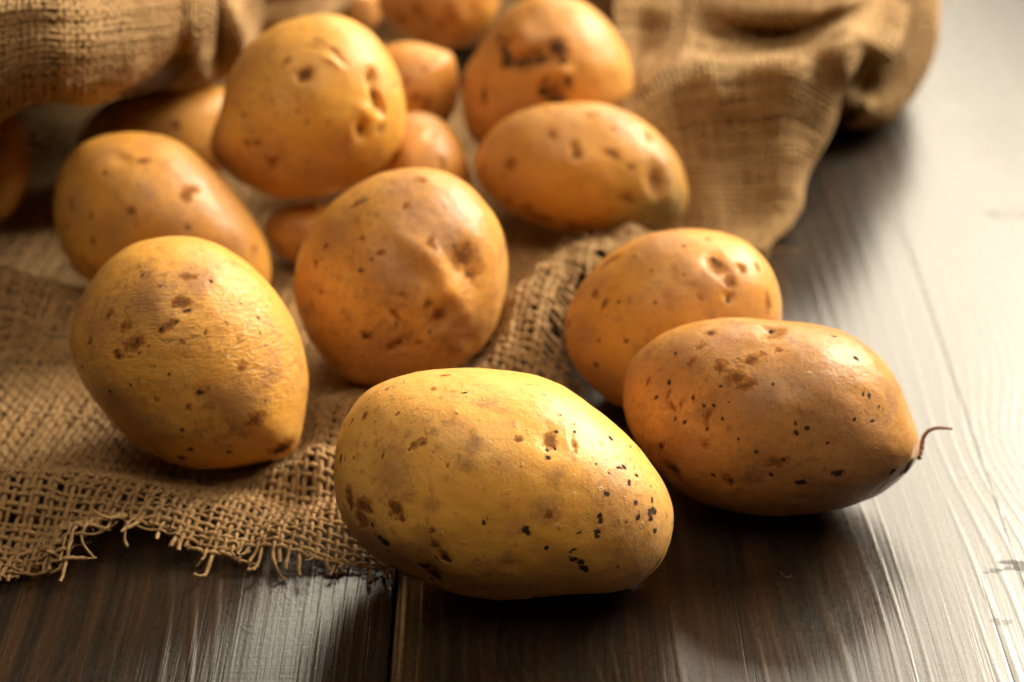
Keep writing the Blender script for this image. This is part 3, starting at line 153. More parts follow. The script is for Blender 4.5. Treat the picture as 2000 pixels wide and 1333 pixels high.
def mesh_obj(name, verts, faces, mat=None, parent=None, smooth=True, sizes=None):
    """faces: (n,4) int array of quads, or (n,3)"""
    me = bpy.data.meshes.new(name)
    verts = np.asarray(verts, np.float32); faces = np.asarray(faces, np.int32)
    k = faces.shape[1]
    me.vertices.add(len(verts)); me.vertices.foreach_set('co', verts.ravel())
    me.loops.add(faces.size); me.loops.foreach_set('vertex_index', faces.ravel())
    me.polygons.add(len(faces))
    me.polygons.foreach_set('loop_start', np.arange(0, faces.size, k, dtype=np.int32))
    me.polygons.foreach_set('loop_total', np.full(len(faces), k, np.int32))
    if smooth:
        me.polygons.foreach_set('use_smooth', np.ones(len(faces), bool))
    me.update(calc_edges=True)
    me.validate()
    o = bpy.data.objects.new(name, me)
    COL.objects.link(o)
    if mat: me.materials.append(mat)
    if parent is not None: o.parent = parent
    return o


def fattr(o, name, arr):
    a = o.data.attributes.new(name, 'FLOAT', 'POINT')
    a.data.foreach_set('value', np.asarray(arr, np.float32))


def tag(o, label=None, cat=None, group=None, kind=None):
    if label: o['label'] = label
    if cat: o['category'] = cat
    if group: o['group'] = group
    if kind: o['kind'] = kind
    return o


class NT:
    """tiny node-graph writer"""
    def __init__(s, name):
        s.m = bpy.data.materials.new(name); s.m.use_nodes = True
        s.t = s.m.node_tree; s.n = s.t.nodes; s.n.clear()
        s.out = s.n.new('ShaderNodeOutputMaterial'); s.p = s.n.new('ShaderNodeBsdfPrincipled')
        s.t.links.new(s.p.outputs[0], s.out.inputs['Surface'])

    def put(s, sock, v):
        if isinstance(v, bpy.types.NodeSocket): s.t.links.new(v, sock)
        elif isinstance(v, tuple) and len(v) == 3 and sock.type == 'RGBA': sock.default_value = (*v, 1)
        else: sock.default_value = v

    def math(s, op, a, b=0.0, c=None, clamp=False):
        n = s.n.new('ShaderNodeMath'); n.operation = op; n.use_clamp = clamp
        s.put(n.inputs[0], a); s.put(n.inputs[1], b)
        if c is not None: s.put(n.inputs[2], c)
        return n.outputs[0]

    def add(s, a, b): return s.math('ADD', a, b)
    def mul(s, a, b): return s.math('MULTIPLY', a, b)
    def sub(s, a, b): return s.math('SUBTRACT', a, b)

    def step(s, v, lo, hi, a=0.0, b=1.0):
        n = s.n.new('ShaderNodeMapRange'); n.interpolation_type = 'SMOOTHSTEP'
        s.put(n.inputs[0], v); n.inputs[1].default_value = lo; n.inputs[2].default_value = hi
        n.inputs[3].default_value = a; n.inputs[4].default_value = b
        return n.outputs[0]

    def mix(s, f, a, b, mode='MIX'):
        n = s.n.new('ShaderNodeMix'); n.data_type = 'RGBA'; n.blend_type = mode; n.clamp_factor = True
        s.put(n.inputs[0], f); s.put(n.inputs[6], a); s.put(n.inputs[7], b)
        return n.outputs[2]

    def coord(s, kind='Object'):
        return s.n.new('ShaderNodeTexCoord').outputs[kind]

    def mapping(s, v, scale=(1, 1, 1), loc=(0, 0, 0), rot=(0, 0, 0)):
        n = s.n.new('ShaderNodeMapping'); s.put(n.inputs[0], v)
        n.inputs['Location'].default_value = loc; n.inputs['Scale'].default_value = scale; n.inputs['Rotation'].default_value = rot
        return n.outputs[0]

    def noise(s, v, scale, detail=2.0, rough=.5, dist=0.0):
        n = s.n.new('ShaderNodeTexNoise'); s.put(n.inputs['Vector'], v)
        n.inputs['Scale'].default_value = scale; n.inputs['Detail'].default_value = detail
        n.inputs['Roughness'].default_value = rough; n.inputs['Distortion'].default_value = dist
        return n.outputs[0]

    def voronoi(s, v, scale, feature='F1', rand=1.0):
        n = s.n.new('ShaderNodeTexVoronoi'); n.feature = feature
        s.put(n.inputs['Vector'], v); n.inputs['Scale'].default_value = scale; n.inputs['Randomness'].default_value = rand
        return n.outputs['Distance']

    def attr(s, name):
        n = s.n.new('ShaderNodeAttribute'); n.attribute_name = name
        return n.outputs['Fac']

    def bump(s, h, dist=1.0, strength=1.0, normal=None):
        n = s.n.new('ShaderNodeBump'); s.put(n.inputs['Height'], h)
        n.inputs['Distance'].default_value = dist; n.inputs['Strength'].default_value = strength
        if normal is not None: s.put(n.inputs['Normal'], normal)
        return n.outputs[0]

    def set(s, **kw):
        for k, v in kw.items():
            s.put(s.p.inputs[k.replace('_', ' ')], v)


# ------------------------------------------------------------------ table of planks
def wood_material(name, off, knots, warm, relief=1.0):
    """dark stained brushed pine; grain runs along y. knots: (x, y, sx, sy, amount, dark)"""
    s = NT(name)
    co = s.coord('Object')
    sep = s.n.new('ShaderNodeSeparateXYZ'); s.put(sep.inputs[0], co)
    x, y = sep.outputs[0], sep.outputs[1]
    base = s.mapping(co, loc=(off, off * 1.7, 0))
    slow = s.noise(s.mapping(base, scale=(9, 1.8, 1)), 1.0, 2.0)
    mid = s.noise(s.mapping(base, scale=(30, 4.5, 1)), 1.0, 2.0)
    g = s.add(x, s.add(s.mul(s.sub(slow, .5), .055), s.mul(s.sub(mid, .5), .006)))
    dark = 0.0
    for (kx, ky, sx, sy, amt, dk) in knots:
        ex = s.math('POWER', s.math('DIVIDE', s.sub(x, kx), sx), 2.0)
        ey = s.math('POWER', s.math('DIVIDE', s.sub(y, ky), sy), 2.0)
        e = s.math('POWER', 2.718, s.mul(s.add(ex, ey), -1.0))
        g = s.add(g, s.mul(e, amt))
        if dk:
            jag = s.noise(s.mapping(base, scale=(90, 260, 1)), 1.0, 3.0, .65)
            dark = s.math('MAXIMUM', dark, s.mul(s.step(s.add(e, s.mul(s.sub(jag, .5), 2.4)), .70, 1.0), dk))
    # annual lines: narrow raised latewood between wide soft bands, spacing varied by noise
    gw = s.add(s.mul(g, 185.0), s.mul(s.noise(s.mapping(base, scale=(22, .9, 1)), 1.0, 1.0), 5.0))
    fr = s.math('FRACT', gw)
    rid = s.step(s.math('ABSOLUTE', s.sub(fr, .5)), 0.02, 0.24, 1.0, 0.0)
    amp = s.step(s.noise(s.mapping(base, scale=(60, 2.2, 1), loc=(3, 1, 0)), 1.0, 2.0), .35, .62, .15, 1.0)
    rid = s.mul(rid, amp)
    fib = s.noise(s.mapping(base, scale=(1500, 26, 1)), 1.0, 1.0, .6)
    fib2 = s.noise(s.mapping(base, scale=(420, 9, 1)), 1.0, 2.0, .6)
    pits = s.noise(s.mapping(base, scale=(700, 420, 1)), 1.0, 2.0, .65)
    saw = s.noise(s.mapping(base, scale=(26, 900, 1)), 1.0, 1.0, .5)
    rough_zone = s.step(s.noise(s.mapping(base, scale=(14, 10, 1), loc=(9, 4, 0)), 1.0, 2.0), .52, .66)
    crack = s.step(s.noise(s.mapping(base, scale=(240, 3.5, 1), loc=(5, 2, 0)), 1.0, 2.0, .4), .67, .75)
    c = s.mix(s.step(fib2, .3, .7), (.008, .0050, .0030), (.020, .0115, .0060))
    streak = s.mul(s.step(s.noise(s.mapping(base, scale=(140, 2.4, 1), loc=(1, 7, 0)), 1.0, 2.0), .50, .70), s.step(fib, .3, .7, .5, 1.0))
    c = s.mix(s.mul(streak, warm), c, (.046, .019, .007))
    c = s.mix(s.mul(rid, .35), c, (.05, .028, .013))
    c = s.mix(dark, c, (.004, .003, .002))
    s.set(Base_Color=c)
    h = s.mul(rid, .00015)
    h = s.add(h, s.mul(fib, .00007))
    h = s.add(h, s.mul(fib2, .00016))
    h = s.add(h, s.mul(pits, s.add(.00005, s.mul(rough_zone, .00026))))
    h = s.add(h, s.mul(saw, .00003))
    h = s.sub(h, s.mul(crack, .0003))
    h = s.sub(h, s.mul(dark, .00012))
    h = s.add(h, s.mul(s.step(s.math('ABSOLUTE', s.sub(x, .1515)), .0001, .0006, 1.0, 0.0), .0003))
    s.set(Normal=s.bump(h, relief, 0.85))
    r = s.add(.30, s.mul(s.sub(pits, .5), .25))
    r = s.add(r, s.mul(dark, .35))
    s.set(Roughness=r, IOR=1.5)
    s.put(s.p.inputs['Specular IOR Level'], s.mul(s.sub(1.0, dark), .8))
    s.put(s.p.inputs['Coat Weight'], s.mul(s.sub(1.0, dark), .7))
    s.p.inputs['Coat IOR'].default_value = 1.55
    s.p.inputs['Coat Roughness'].default_value = .28
    s.t.links.new(s.p.inputs['Normal'].links[0].from_socket, s.p.inputs['Coat Normal'])
    return s.m


def plank(name, x0, x1, y0, y1, mat, parent, zoff):
    """board with eased long edges, top face at z = zoff"""
    b = .0012; t = .022
    prof = [(x0, -t), (x0, -b), (x0 + b * .35, -b * .3), (x0 + b, 0), (x1 - b, 0), (x1 - b * .35, -b * .3), (x1, -b), (x1, -t)]
    n = len(prof); vs = []; fs = []
    ys = np.linspace(y0, y1, 12)
    for yy in ys:
        for (px, pz) in prof: vs.append((px, yy, pz + zoff))
    for i in range(len(ys) - 1):
        for j in range(n):
            a = i * n + j; b2 = i * n + (j + 1) % n
            fs.append((a, b2, b2 + n, a + n))
    o = mesh_obj(name, vs, fs, mat, parent, smooth=False)
    return o


table = bpy.data.objects.new('tabletop', None)
COL.objects.link(table)
tag(table, 'dark brown brushed wooden tabletop of wide planks under the potatoes', kind='structure')
GAP = .0007
bounds = [-.60, -.405, -.2195, -.0345, .27, .47, .72]
knotsets = {
    2: [(-.125, .40, .02, .03, .012, 0.0)],
    3: [(.010, .432, .014, .012, .010, 0.0), (.174, .528, .022, .034, .020, 0.0), (.150, .468, .015, .0045, 0.0, .6), (.140, .443, .006, .0028, 0.0, .35), (.197, .690, .016, .006, 0.0, .5), (.06, .80, .02, .05, .02, 0.0), (.25, .86, .03, .06, .03, 0.0)],
}
for i in range(len(bounds) - 1):
    m = wood_material('stained_wood', 1.37 * i + .6, knotsets.get(i, []), .9 if i < 3 else .55, (1, 1, .9, .55, .5, .5)[i])
    plank('plank', bounds[i] + GAP / 2, bounds[i + 1] - GAP / 2, .05, 1.75, m, table, (0, -.0004, 0, -.0002, 0, -.0003)[i])
# dark underside board so that no light shows up through the joints
um = NT('underside_wood'); um.set(Base_Color=(.012, .008, .005), Roughness=.8)
mesh_obj('backing_board', [(-.6, .05, -.0225), (.72, .05, -.0225), (.72, 1.75, -.0225), (-.6, 1.75, -.0225)], [(0, 1, 2, 3)], um.m, table, smooth=False)


# ------------------------------------------------------------------ potatoes
def cube_sphere(n):
    t = np.tan(np.linspace(-np.pi / 4, np.pi / 4, n + 1))
    A, B = np.meshgrid(t, t, indexing='ij'); one = np.ones_like(A)
    sides = [(one, A, B), (-one, B, A), (B, one, A), (A, -one, B), (A, B, one), (B, A, -one)]
    V = []; Fc = []
    idx = np.arange((n + 1) ** 2).reshape(n + 1, n + 1)
    for k, sd in enumerate(sides):
        V.append(np.stack(sd, -1).reshape(-1, 3))
        q = np.stack([idx[:-1, :-1], idx[1:, :-1], idx[1:, 1:], idx[:-1, 1:]], -1).reshape(-1, 4) + k * (n + 1) ** 2
        Fc.append(q)
    V = np.concatenate(V); Fc = np.concatenate(Fc)
    V /= np.linalg.norm(V, axis=1, keepdims=True)
    key = np.round(V * 1e5).astype(np.int64)
    _, first, inv = np.unique(key, axis=0, return_index=True, return_inverse=True)
    return V[first], inv.ravel()[Fc]


_CS = {}


def potato_geometry(pd, n, seed, lump=.0009):
    if n not in _CS: _CS[n] = cube_sphere(n)
    D, F = _CS[n]
    rr = np.array(pd['r']) / 1000.0; d = pd['d']; NTH = len(rr)
    # low-order version of the outline, used towards the two poles so that outline detail does not fan out
    c = np.fft.rfft(rr); cs = c.copy(); cs[4:] = 0; cs[3] *= .5; rs = np.fft.irfft(cs, NTH)
    th = np.arctan2(D[:, 1], D[:, 0]) % (2 * np.pi)
    k = th / (2 * np.pi) * NTH
    i0 = np.floor(k).astype(int) % NTH; f = k - np.floor(k)
    def cub(a):
        p0, p1, p2, p3 = a[i0 - 1], a[i0], a[(i0 + 1) % NTH], a[(i0 + 2) % NTH]
        return .5 * (2 * p1 + (p2 - p0) * f + (2 * p0 - 5 * p1 + 4 * p2 - p3) * f * f + (3 * p1 - p0 - 3 * p2 + p3) * f ** 3)
    cosphi = np.hypot(D[:, 0], D[:, 1])
    w = np.clip((cosphi - .2) / .62, 0, 1); w = w * w * (3 - 2 * w)
    r = cub(rs) * (1 - w) + cub(rr) * w
    V = np.stack([D[:, 0] * r, D[:, 1] * r, D[:, 2] * d], -1)
    Nn = np.stack([D[:, 0] / r, D[:, 1] / r, D[:, 2] / d], -1)
    Nn /= np.linalg.norm(Nn, axis=1, keepdims=True)
    P0 = V.copy()
    facing = np.clip(1 - cosphi, 0, 1) ** .5
    h = lump * vnoise(P0, 55, seed, 2) * (.25 + facing) + .00022 * vnoise(P0, 190, seed + 1, 2)
    return V, F, Nn, P0, h, rr, rs, d


def surf_point(a, b, rr, d, front=True):
    """point on the near side at local (a, b)"""
    th = math.atan2(b, a) % (2 * math.pi); k = th / (2 * math.pi) * len(rr)
    i = int(k) % len(rr); f = k - int(k)
    R = rr[i] * (1 - f) + rr[(i + 1) % len(rr)] * f
    q = min(math.hypot(a, b) / R, .985)
    s = q * R / max(math.hypot(a, b), 1e-9)
    return np.array([a * s, b * s, -d * math.sqrt(1 - q * q)]), q


def potato_material(name, seed, yellow, tan, brown, mott=1.0, flake=False, speck=((.010, .0055, .003), (.045, .018, .008))):
    s = NT(name)
    co = s.mapping(s.coord('Object'), loc=(seed * .37, seed * .11, seed * .23))
    n_big = s.noise(co, 26, 3.0, .55)
    n_mid = s.noise(co, 85, 4.0, .62)
    n_edge = s.noise(co, 900, 2.0, .65)
    n_edge2 = s.noise(co, 420, 3.0, .7)
    n_fine = s.noise(co, 2600, 1.0, .6)
    c = s.mix(s.step(n_big, .36, .66), yellow, tan)
    c = s.mix(s.mul(s.step(n_mid, .50, .74), .55 * mott), c, brown)
    # dense pin-prick pores and faint brown freckles
    pore = s.voronoi(co, 330)
    porem = s.step(s.add(pore, s.mul(s.sub(n_edge, .5), .25)), .07, .17, 1.0, 0.0)
    zone = s.step(s.noise(co, 120, 2.0), .45, .62)
    c = s.mix(s.mul(s.mul(porem, zone), .55 * mott), c, (.17, .075, .025))
    scuff = s.noise(s.mapping(co, scale=(1.0, .3, .8), rot=(.3, .2, .9)), 520, 2.0, .65)
    scm = s.mul(s.step(scuff, .58, .68), s.step(n_mid, .46, .60))
    c = s.mix(s.mul(scm, .45 * mott), c, (.20, .080, .026))
    ka, ba, ra, la, fa, ga = (s.attr(a) for a in ('speck', 'stain', 'russet', 'pore', 'flake', 'green'))
    rm = s.mul(s.step(s.add(ra, s.mul(s.sub(n_edge2, .5), 1.0)), .15, .95), min(.85, .60 * max(1.0, mott)))
    c = s.mix(rm, c, (.36, .165, .062))
    c = s.mix(s.mul(s.step(ga, .1, .9), .75), c, (.13, .105, .025))
    bq = s.add(ba, s.mul(s.mul(s.sub(n_edge2, .5), 1.3), s.step(ba, .0, .3)))
    bm = s.step(bq, .32, .60)
    bi = s.step(s.add(bq, s.mul(s.sub(n_mid, .5), .5)), .52, .86)
    c = s.mix(s.mul(bm, .78), c, (.36, .135, .022))
    c = s.mix(s.mul(bi, .82), c, (.135, .038, .006))
    # faint russet netting and smudges of dried soil
    net = s.mul(s.step(n_edge2, .53, .66), s.step(n_big, .42, .60))
    c = s.mix(s.mul(net, .42 * mott), c, (.27, .115, .036))
    fleck = s.mul(s.step(n_edge, .60, .72), s.step(n_mid, .48, .62))
    c = s.mix(s.mul(fleck, .5 * mott), c, (.15, .060, .018))
    # lenticels: pale lifted rim round a brown pit
    lr = s.add(la, s.mul(s.sub(n_edge, .5), .35))
    rim = s.mul(s.step(lr, .22, .40), s.step(lr, .58, .70, 1.0, 0.0))
    core = s.step(lr, .62, .78)
    c = s.mix(s.mul(rim, .22), c, (.72, .50, .24))
    c = s.mix(s.mul(core, .75), c, (.22, .085, .025))
    hf = 0.0
    if flake:
        wr = s.noise(s.mapping(co, scale=(.55, 1.9, 1.2), rot=(0, 0, -.15)), 330, 3.0, .6, 1.2)
        wl = s.mul(s.step(wr, .55, .68), s.step(fa, .05, .7))
        c = s.mix(s.mul(wl, .75), c, (.24, .095, .030))
        hf = s.mul(s.mul(wr, s.step(fa, .0, .7)), -.00065)
    c = s.mix(s.mul(s.step(s.add(ka, s.mul(s.mul(s.sub(n_edge, .5), .9), s.step(ka, .0, .3))), .22, .50), .55), c, (.25, .092, .022))
    km = s.step(s.add(ka, s.mul(s.mul(s.sub(n_edge2, .5), 1.25), s.step(ka, .0, .3))), .44, .56)
    c = s.mix(km, c, s.mix(n_edge, *speck))
    c = s.mix(s.step(n_fine, .35, .65, .0, .05), c, (.95, .85, .6), 'MIX')
    s.set(Base_Color=c)
    rg = s.add(.42, s.mul(s.sub(n_mid, .5), .30))
    rg = s.add(rg, s.mul(s.math('MAXIMUM', km, bm), .35))
    s.set(Roughness=rg, IOR=1.45)
    s.put(s.p.inputs['Specular IOR Level'], s.sub(.45, s.mul(s.math('MAXIMUM', km, bm), .36)))
    h = s.add(s.mul(n_fine, .00005), s.mul(n_edge, .00011))
    h = s.add(h, s.add(s.mul(n_mid, .00042), s.mul(n_edge2, .00014)))
    h = s.add(h, s.mul(rim, .00016))
    h = s.sub(h, s.mul(core, .00010))
    h = s.add(h, s.mul(km, .00014))
    h = s.sub(h, s.mul(bm, .00016))
    if flake: h = s.add(h, hf)
    s.set(Normal=s.bump(h, 1.0, .9))
    s.p.inputs['Subsurface Weight'].default_value = .5
    s.p.inputs['Subsurface Radius'].default_value = (1.0, .45, .12)
    s.p.inputs['Subsurface Scale'].default_value = .007
    return s.m


SPECK = [((.010, .0055, .003), (.045, .018, .008)), ((.035, .013, .006), (.10, .036, .010)), ((.13, .050, .013), (.22, .085, .020))]


def make_potato(key, label, n, seed, yellow, tan, brown, mott=1.0, lump=.0009, extra=26):
    pd = POTATO[key]
    V, F, Nn, P0, h, rr, rs, d = potato_geometry(pd, n, seed, lump)
    f = {k: np.zeros(len(V)) for k in ('speck', 'stain', 'russet', 'pore', 'flake', 'green')}
    names = dict(k='speck', b='stain', r='russet', l='pore', f='flake', g='green')
    rng = random.Random(seed)
    marks = list(pd['k'])
    PW = P0 + .0011 * np.stack([vnoise(P0, 170, seed + 40 + j, 2) for j in range(3)], -1) + .00035 * np.stack([vnoise(P0, 700, seed + 50 + j, 2) for j in range(3)], -1)

    def apply(typ, c, radius, el, ang, dep, u=None, v=None):
        rel = PW - c
        if u is None:
            u = np.array([math.cos(ang), math.sin(ang), 0.0]); nn = np.array([c[0] / rr.mean() ** 2, c[1] / rr.mean() ** 2, c[2] / d ** 2]); nn /= np.linalg.norm(nn)
            u = u - nn * (u @ nn); u /= max(np.linalg.norm(u), 1e-6); v = np.cross(nn, u)
        R = radius * max(el, 1)
        near = np.nonzero((np.abs(rel) < R * 2.8).all(1))[0]
        if not len(near): return
        rl = rel[near]
        ra, rb = radius * math.sqrt(el), radius / math.sqrt(el)
        pu, pv = rl @ u, rl @ v
        pw = np.sqrt(np.maximum((rl ** 2).sum(1) - pu ** 2 - pv ** 2, 0))
        q = np.sqrt((pu / ra) ** 2 + (pv / rb) ** 2 + (pw / (max(ra, rb) * 1.2)) ** 2)
        if typ == 'e':
            e = np.exp(-q ** 2 * 1.1)
            rimv = np.exp(-((q - 1.5) / .5) ** 2) * .07
            h[near] -= dep * .001 * (e - (rimv if dep > 0 else 0))
        else:
            fld = np.clip(1 - q / 2, 0, 1)
            f[names[typ]][near] = np.maximum(f[names[typ]][near], fld)

    for (typ, a, b, r, el, ang, dep) in marks:
        c, q = surf_point(a / 1000, b / 1000, rr, d)
        # a mark near the rim is foreshortened in view; keep its true size on the skin
        apply(typ, c, r / 1000 * (1 + .35 * q ** 4), el, math.radians(ang), dep)
    # random pores, specks and stains over the whole skin, the far side included
    many_known = len([m for m in marks if m[0] in 'kbl']) > 20
    for i in range(extra * 3):
        v = np.array([rng.gauss(0, 1) for _ in range(3)]); v /= np.linalg.norm(v)
        th = math.atan2(v[1], v[0]) % (2 * math.pi); R = rr[int(th / (2 * math.pi) * len(rr)) % len(rr)]
        c = np.array([v[0] * R, v[1] * R, v[2] * d])
        if many_known and v[2] < -.1: 
            if i % 4 == 0: apply('l', c, rng.uniform(.0003, .0005), 1, 0, 0)
            continue
        t = rng.random()
        if t < .45: apply('l', c, rng.uniform(.0004, .0007), 1, 0, 0)
        elif t < .62: apply('k', c, rng.uniform(.0003, .0008), rng.uniform(1, 2), rng.uniform(0, 3), 0)
        elif t < .85: apply('b', c, rng.uniform(.0008, .0026), rng.uniform(1, 2), rng.uniform(0, 3), 0)
        elif t < .93: apply('r', c, rng.uniform(.003, .010), 1, 0, 0)
        else: apply('e', c, rng.uniform(.002, .004), rng.uniform(1, 1.8), rng.uniform(0, 3), rng.uniform(.3, 1.0))
    V = V + Nn * h[:, None]
    mat = potato_material('potato_skin', seed, yellow, tan, brown, mott, flake=f['flake'].max() > 0, speck=SPECK[0 if key in ('P1', 'P2') else 1 if key in ('P3', 'P4', 'P5', 'P9') else 2])
    o = mesh_obj('potato', V, F, mat)
    for k, a in f.items(): fattr(o, k, a)
    M = np.array(pd['m'])
    o.matrix_world = Matrix(((M[0][0], M[1][0], M[2][0], pd['c'][0]), (M[0][1], M[1][1], M[2][1], pd['c'][1]), (M[0][2], M[1][2], M[2][2], pd['c'][2]), (0, 0, 0, 1)))
    tag(o, label, 'potato', 'potatoes spilling from the burlap sack')
    return o, V @ M + np.array(pd['c'])


Y0 = (.78, .400, .064); T0 = (.78, .420, .105); B0 = (.45, .195, .060)
Y1 = (.59, .268, .032); T1 = (.58, .275, .056); B1 = (.32, .128, .038)
YP = (.48, .215, .032); TP = (.46, .212, .052); BP = (.21, .080, .026)
Y4 = (.67, .328, .044); T4 = (.66, .332, .070)
Y2 = (.58, .248, .034); T2 = (.58, .265, .056); B2 = (.32, .105, .026)
SPEC = [
    ('P1', 'large pale yellow oval potato lying in front, black scab flecks on its right end', 150, 1, Y0, T0, B0, .85),
    ('P2', 'brown smudged oblong potato on bare wood, thin curled root at its right tip', 124, 2, YP, TP, BP, 1.6),
    ('P3', 'smooth egg-shaped potato on the wood behind the one with the curled root', 80, 3, Y1, T1, B1, 1.2),
    ('P4', 'pear-shaped potato with flaky wrinkled skin, dark tip pointing down right onto the burlap', 104, 4, Y4, T4, B1, 1.3),
    ('P5', 'lumpy round potato in the middle with a deep dent and creases in its face', 92, 5, Y1, T1, B1, 1.6),
    ('P6', 'big potato with a shaded brown flank, partly hidden by the pear-shaped one', 64, 6, Y1, T1, B1, .9),
    ('P7', 'topmost round potato with deep eye hollows on its right side, stacked on the others', 84, 7, Y4, T4, B1, .9),
    ('P8', 'oval potato with a greenish right end, lying against the burlap fold', 64, 8, Y1, T1, B1, .9),
    ('P9', 'large potato with dark purplish scabs, behind the greenish oval one', 56, 9, Y2, T1, B2, .9),
    ('P10', 'orange brown potato cut off by the top edge of the picture', 44, 10, Y2, T2, B2, 1.0),
    ('P11', 'shaded potato with a small nub, behind the topmost potato and left of the scabby one', 44, 11, Y2, T2, B2, .9),
    ('P12', 'small orange potato peeping out above the lumpy dented one', 44, 12, Y2, T2, B2, .8),
    ('P13', 'yellow potato half hidden beneath the rolled burlap lip', 50, 13, Y1, T1, B1, .7),
    ('P14', 'dark reddish potato in the shadow of the sack at the left edge', 44, 14, Y2, T2, B2, .8),
    ('P15', 'potato barely showing behind the top of the topmost potato', 36, 15, Y2, T1, B2, .8),
    ('P16', 'dim potato at the bottom of the pile, under the topmost potato', 36, 16, Y2, T2, B2, .8),
]
POT = {}; WORLD = {}
for (key, lab, n, seed, yl, tn, br, mo) in SPEC:
    POT[key], WORLD[key] = make_potato(key, lab, n, seed, yl, tn, br, mo)


# ------------------------------------------------------------------ tubes (threads, root)
class Tubes:
    def __init__(s): s.v = []; s.f = []; s.uv = []; s.tone = []; s.n = 0; s.rng = np.random.default_rng(17)

    def add(s, P, N, a, b, sides=6, taper=False, u0=0.0):
        """tube along P with up vectors N, half width a across and half height b along N"""
        P = np.asarray(P, float); n = len(P)
        if n < 2: return
        T = np.gradient(P, axis=0); T /= np.maximum(np.linalg.norm(T, axis=1, keepdims=True), 1e-9)
        N = np.asarray(N, float); N = N - T * (N * T).sum(1, keepdims=True)
        N /= np.maximum(np.linalg.norm(N, axis=1, keepdims=True), 1e-9)
        Bv = np.cross(T, N)
        a = np.broadcast_to(np.asarray(a, float), (n,)).copy(); b = np.broadcast_to(np.asarray(b, float), (n,)).copy()
        if taper:
            a[-1] *= .25; b[-1] *= .25
        ang = np.arange(sides) * 2 * np.pi / sides
        ring = P[:, None] + Bv[:, None] * (np.cos(ang)[None, :, None] * a[:, None, None]) + N[:, None] * (np.sin(ang)[None, :, None] * b[:, None, None])
        L = np.r_[0, np.cumsum(np.linalg.norm(np.diff(P, axis=0), axis=1))] + u0
        s.v.append(ring.reshape(-1, 3))
        i = np.arange(n - 1)[:, None] * sides; j = np.arange(sides)[None]; j2 = (j + 1) % sides
        s.f.append(np.stack([i + j, i + sides + j, i + sides + j2, i + j2], -1).reshape(-1, 4) + s.n)
        U = np.repeat(L, sides); Vv = np.tile(ang, n)
        s.uv.append(np.stack([U, Vv], -1))
        s.tone.append(np.full(n * sides, s.rng.random())); s.n += n * sides

    def build(s, name, mat, parent=None):
        o = mesh_obj(name, np.concatenate(s.v), np.concatenate(s.f), mat, parent)
        uv = np.concatenate(s.uv)
        fattr(o, 'along', uv[:, 0]); fattr(o, 'around', uv[:, 1]); fattr(o, 'tone', np.concatenate(s.tone))
        return o


# the dried root on the right potato's tip
rm = NT('dried_root'); rc = rm.coord('Object')
rm.set(Base_Color=rm.mix(rm.noise(rc, 700, 3.0), (.30, .11, .035), (.13, .045, .018)), Roughness=.7, Normal=rm.bump(rm.noise(rc, 1800, 3.0), .0003, .8))
rt = Tubes(); rp = np.array(P2TIP)
tt = np.linspace(0, len(rp) - 1, 40)
rp2 = np.stack([np.interp(tt, np.arange(len(rp)), rp[:, k]) for k in range(3)], -1)
for _ in range(4): rp2[1:-1] = (rp2[:-2] + 2 * rp2[1:-1] + rp2[2:]) / 4
wid = np.interp(np.linspace(0, 1, 40), [0, .12, .3, .8, 1], [.0016, .0010, .00062, .00052, .00034]) * (1 + .18 * np.sin(np.arange(40) * 1.9))
rt.add(rp2, np.tile((0, -.5, 1), (40, 1)), wid, wid, 8)
ro = rt.build('root', rm.m)
ro.parent = POT['P2']; ro.matrix_parent_inverse = POT['P2'].matrix_world.inverted()


# ------------------------------------------------------------------ burlap
def yarn_material():
    s = NT('jute_yarn')
    co = s.coord('Object')
    al, ar = s.attr('along'), s.attr('around')
    cmb = s.n.new('ShaderNodeCombineXYZ')
    s.put(cmb.inputs[0], s.mul(al, 260.0)); s.put(cmb.inputs[1], s.mul(s.add(ar, s.mul(al, 900.0)), 1.9))
    tw = s.noise(cmb.outputs[0], 1.0, 2.0, .6)
    n1 = s.noise(co, 60, 3.0); n2 = s.noise(co, 1100, 2.0, .7); n3 = s.noise(co, 320, 2.0)
    c = s.mix(s.step(n1, .35, .65), (.44, .255, .105), (.54, .345, .160))
    c = s.mix(s.step(tw, .40, .68, 0, .6), c, (.20, .105, .040))
    c = s.mix(s.step(n3, .60, .75, 0, .35), c, (.60, .42, .22))
    c = s.mix(s.mul(s.attr('tone'), .55), c, (.23, .125, .048))
    s.set(Base_Color=c, Roughness=.85)
    s.p.inputs['Specular IOR Level'].default_value = .25
    s.p.inputs['Sheen Weight'].default_value = .25
    s.p.inputs['Sheen Roughness'].default_value = .5
    s.p.inputs['Sheen Tint'].default_value = (1, .82, .55, 1)
    h = s.add(s.mul(tw, .00042), s.mul(n2, .00022))
    s.set(Normal=s.bump(h, 1.0, .9))
    return s.m


YARN = yarn_material()
sack = bpy.data.objects.new('burlap_sack', None)
COL.objects.link(sack)
sack.location = (-.12, .62, 0)
tag(sack, 'brown woven burlap sack with frayed edge, spread under and around the potatoes', 'sack')
SINV = Matrix.Translation((.12, -.62, 0))
ROWS = 2.35e-3   # yarn spacing


def under_sack(o):
    o.parent = sack; o.matrix_parent_inverse = SINV
    return o


def light_block(S, name):
    """added sheet just under the outer yarns, stops light coming through the weave"""
    G = (S.G - S.N * .0007)[::2, ::2]; a, c = G.shape[:2]
    idx = np.arange(a * c).reshape(a, c)
    fs = np.stack([idx[:-1, :-1], idx[1:, :-1], idx[1:, 1:], idx[:-1, 1:]], -1).reshape(-1, 4)
    return under_sack(mesh_obj(name, G.reshape(-1, 3), fs, LIGHT_BLOCK))


